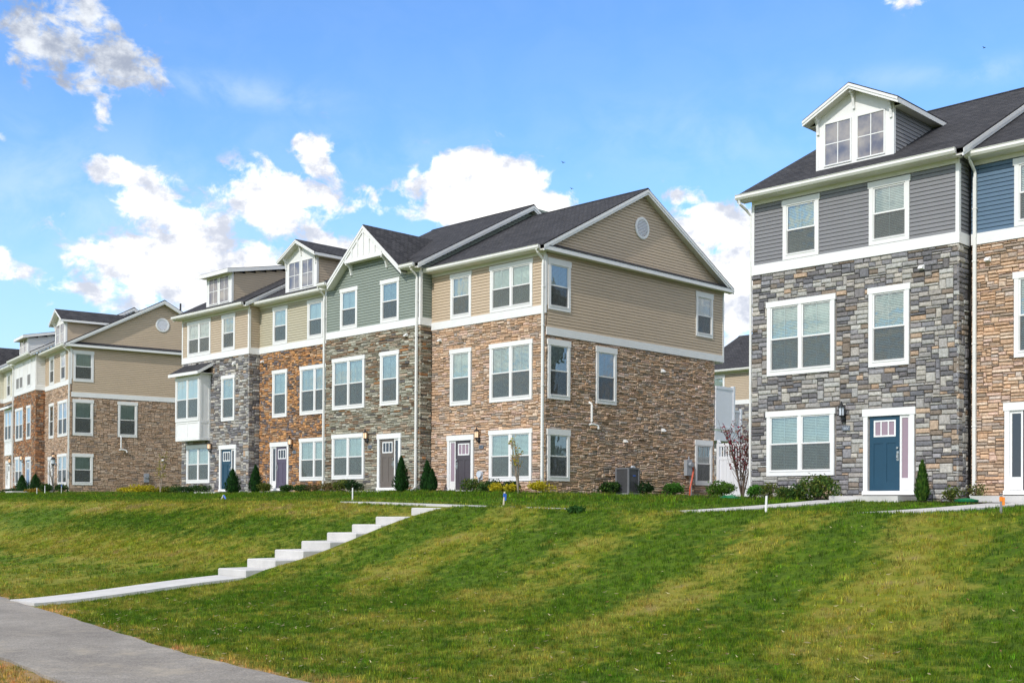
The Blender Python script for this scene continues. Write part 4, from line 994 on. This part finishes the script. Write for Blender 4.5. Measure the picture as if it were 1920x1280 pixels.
# ------------------------------------------------------------------ plants
def leaves(m, pts, size, cols, rnd, up=0.):
    for p in pts:
        c = rnd.choice(cols); k = rnd.uniform(.7, 1.35); m.col = tuple(v*k for v in c)
        d = Vector((rnd.gauss(0, 1), rnd.gauss(0, 1), rnd.gauss(0, 1)+up)).normalized(); e = d.cross(Vector((rnd.gauss(0, 1), rnd.gauss(0, 1), rnd.gauss(0, 1)))).normalized()
        s_ = size*rnd.uniform(.6, 1.35); P = Vector(p)
        m.add([tuple(P-d*s_*.5), tuple(P+e*s_*.28), tuple(P+d*s_*.6), tuple(P-e*s_*.28)], [(0, 1, 2, 3)])
def gz(x, y): return float(HZ(x, y))
def shrub(name, label, cat, x, y, w, h, cols, n=500, size=.06, seed=1, group=None, loose=.0, squash=1.):
    rnd = random.Random(seed); o = bpy.data.objects.new(name, None); COL.objects.link(o); z = gz(x, y)
    o.location = (x, y, z); o['label'] = label; o['category'] = cat
    if group: o['group'] = group
    m = MB().mat('leaf'); pts = []; lobes = [(rnd.uniform(-.5, .5)*w*.6, rnd.uniform(-.5, .5)*w*.6, rnd.uniform(.35, .72)*h, rnd.uniform(.26, .42)*w) for _ in range(7)]
    while len(pts) < n*2.2:
        lx, ly, lz, lr = rnd.choice(lobes); v = Vector((rnd.gauss(0, 1), rnd.gauss(0, 1), rnd.gauss(0, 1))).normalized()*lr*(rnd.uniform(.62, 1.02) if rnd.random() > loose else rnd.uniform(.9, 1.35))
        p = (lx+v.x, ly+v.y, lz+v.z*(h/w)*squash)
        if p[2] > .02: pts.append(p)
    leaves(m, pts, size*1.15, cols, rnd, .6); m.build('foliage', o)
    s_ = MB().mat('bark')
    for k in range(5): a = k*1.256; s_.tube([(0, 0, -.03), (math.cos(a)*w*.15, math.sin(a)*w*.15, h*.3), (math.cos(a)*w*.3, math.sin(a)*w*.3, h*.7)], .012, 5, .004)
    s_.build('stem', o); return o
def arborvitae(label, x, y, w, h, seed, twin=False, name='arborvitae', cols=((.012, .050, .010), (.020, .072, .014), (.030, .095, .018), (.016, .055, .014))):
    rnd = random.Random(seed); o = bpy.data.objects.new(name, None); COL.objects.link(o)
    o.location = (x, y, gz(x, y)); o['label'] = label; o['category'] = 'conifer'; o['group'] = 'clipped conifers along the house fronts'
    m = MB().mat('leaf')
    for cx, hh, ww in ([(0, h, w)] if not twin else [(-w*.14, h, w*.66), (w*.24, h*.72, w*.55)]):
        for _ in range(int(1500*(hh/1.4))):
            t = rnd.random()**1.15; prof = (min(1, (1-t)*1.5)**.8)*min(1, .55+t*3.2); a = rnd.uniform(0, 6.2832); r = ww/2*prof*rnd.uniform(.72, 1.06)*(1+.10*math.sin(a*3+t*9))
            p = Vector((cx+r*math.cos(a), r*math.sin(a), .04+t*(hh-.08))); c = rnd.choice(cols); k = rnd.uniform(.65, 1.4); m.col = tuple(v*k for v in c)
            d = Vector((math.cos(a)*.45, math.sin(a)*.45, 1)).normalized(); e = Vector((-math.sin(a), math.cos(a), 0)).lerp(Vector((math.cos(a), math.sin(a), 0)), rnd.uniform(-.5, .5)); s_ = rnd.uniform(.06, .12)
            m.add([tuple(p-d*s_*.4), tuple(p+e*s_*.25), tuple(p+d*s_*.8), tuple(p-e*s_*.25)], [(0, 1, 2, 3)])
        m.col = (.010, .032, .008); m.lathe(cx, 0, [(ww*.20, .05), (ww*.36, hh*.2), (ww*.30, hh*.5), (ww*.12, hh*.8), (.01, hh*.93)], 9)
    m.build('foliage', o); s_ = MB().mat('bark'); s_.tube([(0, 0, -.05), (0, 0, h*.3)], .03, 6); s_.build('trunk', o)
def on_px(x, y):   # ground point seen at a pixel of the 1920 photograph (used only to lay the plan out)
    v = dv+rv*((x-960)/F_PX)-uv*((y-CY)/F_PX); return v
def atY(px_, Y): v = on_px(px_, 930); return v.x*Y/v.y
GR = [(.030, .075, .014), (.045, .10, .018), (.07, .135, .022)]
DK_ = [(.012, .036, .010), (.018, .050, .013), (.026, .062, .014)]
GOLD = [(.42, .34, .012), (.50, .42, .02), (.32, .30, .02)]
OLIVE = [(.10, .13, .02), (.15, .17, .03), (.06, .10, .02)]
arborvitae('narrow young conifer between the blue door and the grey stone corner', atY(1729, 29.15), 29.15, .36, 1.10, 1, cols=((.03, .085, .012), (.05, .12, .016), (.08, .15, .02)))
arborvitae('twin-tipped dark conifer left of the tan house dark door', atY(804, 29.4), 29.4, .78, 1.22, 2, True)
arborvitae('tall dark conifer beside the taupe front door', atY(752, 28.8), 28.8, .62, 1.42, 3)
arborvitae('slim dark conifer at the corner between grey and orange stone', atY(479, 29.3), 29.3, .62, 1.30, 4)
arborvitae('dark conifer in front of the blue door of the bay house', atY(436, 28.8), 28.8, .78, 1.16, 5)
for i, (px_, Y, l) in enumerate(((66, 29.6, 'egg-shaped conifer right of the pale blue door, far left row'), (41, 29.2, 'egg-shaped conifer left of the pale blue door, far left row'))): arborvitae(l, atY(px_, 30.3 if i == 0 else 30.9), 30.3 if i == 0 else 30.9, .95, 1.25, 6+i)
SH = [ # px, Y, w, h, palette, label, name
 (1535, 28.95, 1.0, .72, OLIVE+GR, 'largest leafy green shrub under the grey house window', 900, .07),
 (1497, 28.9, .55, .42, GR, 'low green shrub just left of the largest one at the grey house', 400, .06),
 (1473, 28.95, .5, .36, GR+OLIVE, 'small shrub under the left half of the grey house window', 350, .06),
 (1444, 29.0, .45, .48, OLIVE, 'thin brownish shrub at the left window edge of the grey house', 220, .06),
 (1416, 29.2, .55, .40, [(.05, .16, .015), (.07, .2, .02)], 'bright green bush at the left corner of the grey house', 420, .06),
 (1784, 29.2, .48, .40, OLIVE, 'sparse small shrub by the downspout of the grey house', 220, .055),
 (1832, 29.7, .50, .52, [(.14, .12, .04), (.10, .12, .03)], 'spindly brownish shrub in front of the blue house stone', 160, .055),
 (1355, 38.6, 1.15, .62, [(.08, .17, .02), (.06, .14, .015)], 'spreading light green bush before the white fence', 700, .08),
 (884, 29.4, .85, .50, GR+OLIVE, 'green shrub right of the dark door on the tan house', 600, .06),
 (908, 29.3, .55, .38, GR, 'small green shrub left of the gold shrubs', 350, .06),
 (923, 29.7, .75, .45, DK_, 'dark shrub behind the left gold shrub', 450, .06),
 (958, 29.6, .75, .44, DK_, 'dark round shrub under the tan house front window', 500, .06),
 (932, 29.2, .66, .34, GOLD, 'left gold shrub under the tan house front window', 520, .055),
 (960, 29.1, .58, .32, GOLD, 'middle gold shrub under the tan house front window', 480, .055),
 (1017, 29.2, .78, .40, GOLD, 'gold shrub at the foot of the corner downspout', 620, .055),
 (1117, 33.7, .72, .46, DK_+GR, 'dark green shrub left of the air conditioner', 520, .06),
 (1146, 34.1, .80, .56, DK_+GR, 'round shrub directly in front of the air conditioner', 620, .06),
 (1187, 35.3, .55, .52, DK_, 'dark shrub squeezed behind the air conditioner', 380, .06),
 (1207, 35.2, .92, .52, DK_, 'wide dark round shrub right of the air conditioner', 700, .06),
 (1263, 37.8, .80, .52, [(.04, .13, .015), (.06, .18, .02)], 'loose bright green weeds near the electric meter', 380, .09),
 (665, 28.9, .70, .52, DK_, 'dark round shrub below the sage house window', 520, .06),
 (640, 29.1, .75, .56, OLIVE, 'yellowing shrub beneath the sage house window', 500, .065),
 (615, 29.3, .72, .48, [(.20, .13, .06), (.12, .13, .03)], 'brown tinged shrub by the sage house left downspout', 380, .065),
 (572, 29.6, .90, .42, DK_+GR, 'dark shrub under the orange stone house window', 520, .06),
 (592, 29.6, .80, .38, [(.16, .10, .05), (.08, .1, .03)], 'reddish brown low shrub under the orange stone window', 380, .06),
 (536, 29.6, .70, .38, DK_+GR, 'low dark shrub right of the purple door', 420, .06),
 (497, 29.5, .78, .52, OLIVE, 'yellow green shrub left of the purple door', 480, .065),
 (332, 28.9, .85, .42, GR, 'left green shrub of three below the white bay', 450, .06),
 (354, 28.9, .85, .42, DK_, 'middle dark shrub of three below the white bay', 450, .06),
 (375, 29.0, .85, .48, DK_+GR, 'right dark shrub of three below the white bay', 450, .06),
]
for i, (px_, Y, w, h, cols, lab, n, sz) in enumerate(SH): shrub('shrub', lab, 'shrub', atY(px_, Y), Y, w, h, list(cols), n, sz, 100+i, 'garden shrubs along the house fronts', .25 if n < 400 else .08)
for i, (px_, Y, w, h, cols, lab, n) in enumerate(((245, 33.1, 1.3, .42, GOLD, 'leftmost gold shrub along the far stone gable', 500), (268, 33.9, 1.5, .62, GOLD, 'tallest gold shrub along the far stone gable', 700), (293, 34.6, 1.2, .45, GOLD+OLIVE, 'gold shrub right of the tallest at the far gable', 450), (315, 35.3, 1.0, .5, OLIVE, 'olive shrub at the right end of the far gable', 400),
     (72, 30.1, 1.5, .35, [(.22, .14, .02), (.3, .2, .03)], 'orange brown low shrub before the far left row', 400), (88, 29.9, .9, .6, DK_+GR, 'left dark shrub at the far end house corner', 420), (110, 29.7, .95, .6, DK_+GR, 'right dark shrub at the far end house corner', 420), (22, 31.2, 1.9, .42, DK_, 'long dark shrub at the far left edge', 420))):
    shrub('shrub', lab, 'shrub', atY(px_, Y), Y, w, h, list(cols), n, .08, 200+i, 'garden shrubs along the house fronts', .1)

def thin_tree(label, x, y, h, spread, nb, cols, nleaf, size, seed, bark='bark', name='young_tree', ymin=.45, multi=3):
    rnd = random.Random(seed); o = bpy.data.objects.new(name, None); COL.objects.link(o)
    o.location = (x, y, gz(x, y)); o['label'] = label; o['category'] = 'tree'
    m = MB().mat(bark); tips = []
    for k in range(multi):
        a = rnd.uniform(0, 6.2832); top = Vector((math.cos(a)*spread*.35, math.sin(a)*spread*.35, h*rnd.uniform(.85, 1)))
        pts = [Vector((0, 0, -.05)), top*.33+Vector((rnd.uniform(-.04, .04), 0, 0)), top*.66+Vector((0, rnd.uniform(-.05, .05), 0)), top]; m.tube(pts, .022*h/1.8, 6, .006)
        for b in range(nb):
            t = rnd.uniform(.22, .95); P = top*t; a2 = rnd.uniform(0, 6.2832); L_ = spread*rnd.uniform(.25, .6)*(1.15-t*.6)
            E = P+Vector((math.cos(a2)*L_*.6, math.sin(a2)*L_*.6, L_*1.1)); M = P.lerp(E, .5)+Vector((rnd.uniform(-.05, .05),)*3); m.tube([P, M, E], .009, 4, .003)
            tips += [P.lerp(E, q) for q in (.3, .45, .6, .75, .9, 1.0)]
    m.build('trunk', o); lf = MB().mat('leaf'); tips = [t for t in tips if t.z > h*ymin] or tips
    leaves(lf, [rnd.choice(tips)+Vector((rnd.gauss(0, .03), rnd.gauss(0, .03), rnd.gauss(0, .03))) for _ in range(nleaf)], size, cols, rnd); lf.build('crown', o)
thin_tree('purple leaved plum tree in front of the white fence', atY(1392, 30.6), 30.6, 2.15, 1.5, 15, [(.20, .014, .03), (.28, .02, .04), (.10, .012, .02)], 800, .07, 5, name='plum_tree', ymin=.4, multi=7)
thin_tree('thin young tree with sparse yellow leaves before the tan house window', atY(972, 29.0), 29.0, 1.95, .80, 9, [(.42, .34, .02), (.48, .26, .03), (.28, .3, .03)], 230, .075, 6, 'bark_pale', ymin=.5, multi=4)
thin_tree('bare thin tree with few yellow leaves against the far gable', atY(300, 34.2), 34.2, 2.6, 1.2, 12, [(.34, .26, .05), (.3, .3, .06)], 260, .09, 7, 'bark_pale', ymin=.35, multi=2)
thin_tree('small bare shrub tree at the corner of the far end house', atY(101, 29.6), 29.6, 1.8, .9, 9, [(.3, .24, .05)], 60, .07, 8, 'bark_pale', multi=4)
for i, (px_, py) in enumerate(((1083, 956),)):
    X_, Y_ = atY(px_, 19.9), 19.9
    shrub('grass_tuft', 'dark green taller grass tuft on the crest of the bank', 'grass tuft', X_, Y_, .34, .16, [(.02, .07, .01), (.03, .09, .012)], 260, .09, 77, None, .2)

# ------------------------------------------------------------------ small things on the lawn
def stake(label, x, y, h, lean, mat='stake_wood', tape=None, group='survey stakes in the lawn'):
    o = bpy.data.objects.new('survey_stake', None); COL.objects.link(o); o.location = (x, y, gz(x, y)); o.rotation_euler = (lean*.4, lean, 0); o['label'] = label; o['category'] = 'stake'; o['group'] = group
    m = MB().mat(mat); m.prism([(-.022, 0), (.022, 0), (.022, h), (-.018, h-.01)], 'y', -.011, .011); m.prism([(-.022, 0), (.022, 0), (0, -.12)], 'y', -.011, .011); m.build('shaft', o)
    if tape: q = MB().mat(tape); q.box(-.027, .027, -.016, .016, h-.14, h-.05); q.box(.02, .075, -.004, .004, h-.22, h-.06); q.build('ribbon', o)
stake('upright white stake on the lawn left of the steps top', atY(661, 22.6), 22.6, .42, 0, 'white_trim')
stake('leaning wooden stake with a blue ribbon right of the steps', atY(944, 20.2), 20.2, .40, .18, 'stake_wood', 'tape_blue')
stake('speckled white stake beside the walk to the grey house', atY(1436, 20.9), 20.9, .40, .05, 'white_trim')
stake('grey stake with an orange top at the right of the lawn', atY(1877, 23.0), 23.0, .40, 0, 'stake_gray', 'tape_orange')
stake('short white stake leftmost of three by the far row', atY(69, 27.5), 27.5, .42, .0, 'white_trim')
stake('white stake leaning left, middle of three by the far row', atY(84, 28.3), 28.3, .52, -.35, 'white_trim')
stake('white stake leaning right, rightmost of three by the far row', atY(115, 28.0), 28.0, .62, .3, 'white_trim', 'tape_blue')
m = MB().mat('white_trim'); m.tube([(-.15, 0, .0), (0, 0, .16)], .03, 6); m.mat('tape_blue'); m.tube([(0.01, 0, .16), (.12, .03, .02)], .035, 6)
X_ = atY(419, 23.5); m.build('fallen_marker', None, (X_, 23.5, gz(X_, 23.5)), label='fallen white and blue marker lying on the lawn below the bay house', cat='marker')
m = MB().mat('hose_green')
m.tube([(math.cos(k*.7)*(.35-.01*k), math.sin(k*.7)*(.16), .03+.004*k) for k in range(22)], .013, 6)
X_ = atY(1368, 27.5); m.build('garden_hose', None, (X_, 27.5, gz(X_, 27.5)+.06), label='coil of green garden hose on the grass between the rows', cat='hose')
m = MB().mat('hose_green'); m.lathe(0, 0, [(.28, .0), (.30, .05), (.12, .09), (.02, .10)], 14)
X_ = atY(1812, 29.1); m.build('drain_cover', None, (X_, 29.1, gz(X_, 29.1)+.03), label='low green drain cover on the mulch by the downspout', cat='drain cover')
# air conditioner
AC = bpy.data.objects.new('air_conditioner', None); COL.objects.link(AC); AC['label'] = 'grey outdoor air conditioner beside the stone gable wall'; AC['category'] = 'air conditioner'
ax, ay = -28.40, 34.62; AC.location = (ax, ay, .42); s_ = .30
m = MB().mat('ac_gray'); m.box(-s_, s_, -s_, s_, .10, .16)
for sx in (-1, 1):
    for sy in (-1, 1): m.box(sx*s_-.03, sx*s_+.03, sy*s_-.03, sy*s_+.03, .10, 1.06)
m.box(-s_-.03, s_+.03, -s_-.03, s_+.03, 1.06, 1.11); m.build('casing', AC)
m = MB().mat('black_metal'); m.box(-s_+.02, s_-.02, -s_+.02, s_-.02, .16, 1.06); m.build('coil', AC)
for k in range(26):
    z = .19+k*.034; m = MB().mat('ac_gray'); m.box(-s_, s_, -s_-.008, -s_+.01, z, z+.012); m.box(-s_, s_, s_-.01, s_+.008, z, z+.012); m.box(s_-.01, s_+.008, -s_+.02, s_-.02, z, z+.012); m.build('louvre', AC)
m = MB().mat('black_metal'); m.lathe(0, 0, [(.25, 1.11), (.25, 1.125), (.05, 1.13)], 20); m.build('fan_grille', AC)
m = MB().mat('tape_blue'); m.box(s_+.008, s_+.012, -.05, .12, .78, .83); m.build('badge', AC)
m = MB().mat('concrete'); m.box(-.5, .5, -.5, .5, .0, .10); m.build('pad', AC)
# vinyl fence between the rows
FN = bpy.data.objects.new('vinyl_fence', None); COL.objects.link(FN); FN['label'] = 'white vinyl privacy fence with picket top between the two rows'; FN['category'] = 'fence'; FN.location = (-28.9, 41.35, .42)
for k in range(5):
    x = k*2.3; m = MB().mat('white_vinyl'); m.box(x-.065, x+.065, -.065, .065, -.1, 2.4); m.prism([(x-.08, 2.4), (x+.08, 2.4), (x, 2.5)], 'y', -.08, .08); m.build('post', FN)
    if k < 4:
        for z in (.06, 1.66, 2.22): m = MB().mat('white_vinyl'); m.box(x+.065, x+2.235, -.03, .03, z, z+.13); m.build('rail', FN)
        for j in range(12): m = MB().mat('white_vinyl'); a = x+.07+j*.18; m.box(a, a+.174, -.015, .015, .19, 1.66); m.build('fence_board', FN)
        for j in range(17): m = MB().mat('white_vinyl'); a = x+.12+j*.124; m.box(a, a+.05, -.012, .012, 1.79, 2.22); m.build('picket', FN)
# lamp post before the far end house
LP = bpy.data.objects.new('lamp_post', None); COL.objects.link(LP); LP['label'] = 'black lantern on a slim post before the far end house'; LP['category'] = 'lamp post'
lx = atY(99, 29.4); LP.location = (lx, 29.4, gz(lx, 29.4))
m = MB().mat('black_metal'); m.lathe(0, 0, [(.07, 0), (.05, .12), (.032, .16), (.03, 1.62), (.05, 1.66)], 10); m.build('post', LP)
m = MB().mat('black_metal'); m.lathe(0, 0, [(.06, 1.66), (.11, 1.72), (.12, 1.74)], 8); m.lathe(0, 0, [(.17, 2.0), (.15, 2.03), (.05, 2.14), (.01, 2.2)], 8); m.build('lantern', LP)
m = MB().mat('glass_lamp_cool'); m.lathe(0, 0, [(.10, 1.74), (.13, 2.0)], 8); m.build('lamp_glass', LP)
# plumbing stacks on the far roofs
m = MB().mat('black_metal'); m.tube([(0, 0, 0), (0, 0, .55)], .06, 8); m.build('vent_stack', hL1, loc=(-.6, 6.9, 12.15-ZB))
m = MB().mat('black_metal'); m.tube([(0, 0, 0), (0, 0, .5)], .06, 8); m.build('vent_stack', hR, loc=(-5.3, 3.9, 11.4-ZB))
# birds
for px_, py_, dist in ((1057, 305, 70), (1073, 354, 80), (1846, 90, 75)):
    v = on_px(px_, py_)*dist; m = MB().mat('bird_black')
    m.tube([(-.10, 0, 0), (0, 0, .01), (.10, 0, 0)], .022, 6, .006); m.add([(-.03, 0, .01), (.04, 0, .01), (-.03, .19, .05), (-.07, .18, .05)], [(0, 1, 2, 3)]); m.add([(-.03, 0, .01), (.04, 0, .01), (-.03, -.19, .05), (-.07, -.18, .05)], [(0, 3, 2, 1)])
    lab = {1057: 'small black bird upper of the two above the stone gable', 1073: 'small black bird lower of the two above the stone gable', 1846: 'small black bird alone high above the grey house'}[px_]
    m.build('bird', None, tuple(v), label=lab, cat='bird')
for o in S.objects:
    if '_h' in o: del o['_h']
print('blades', tot, 'objects', len(S.objects))
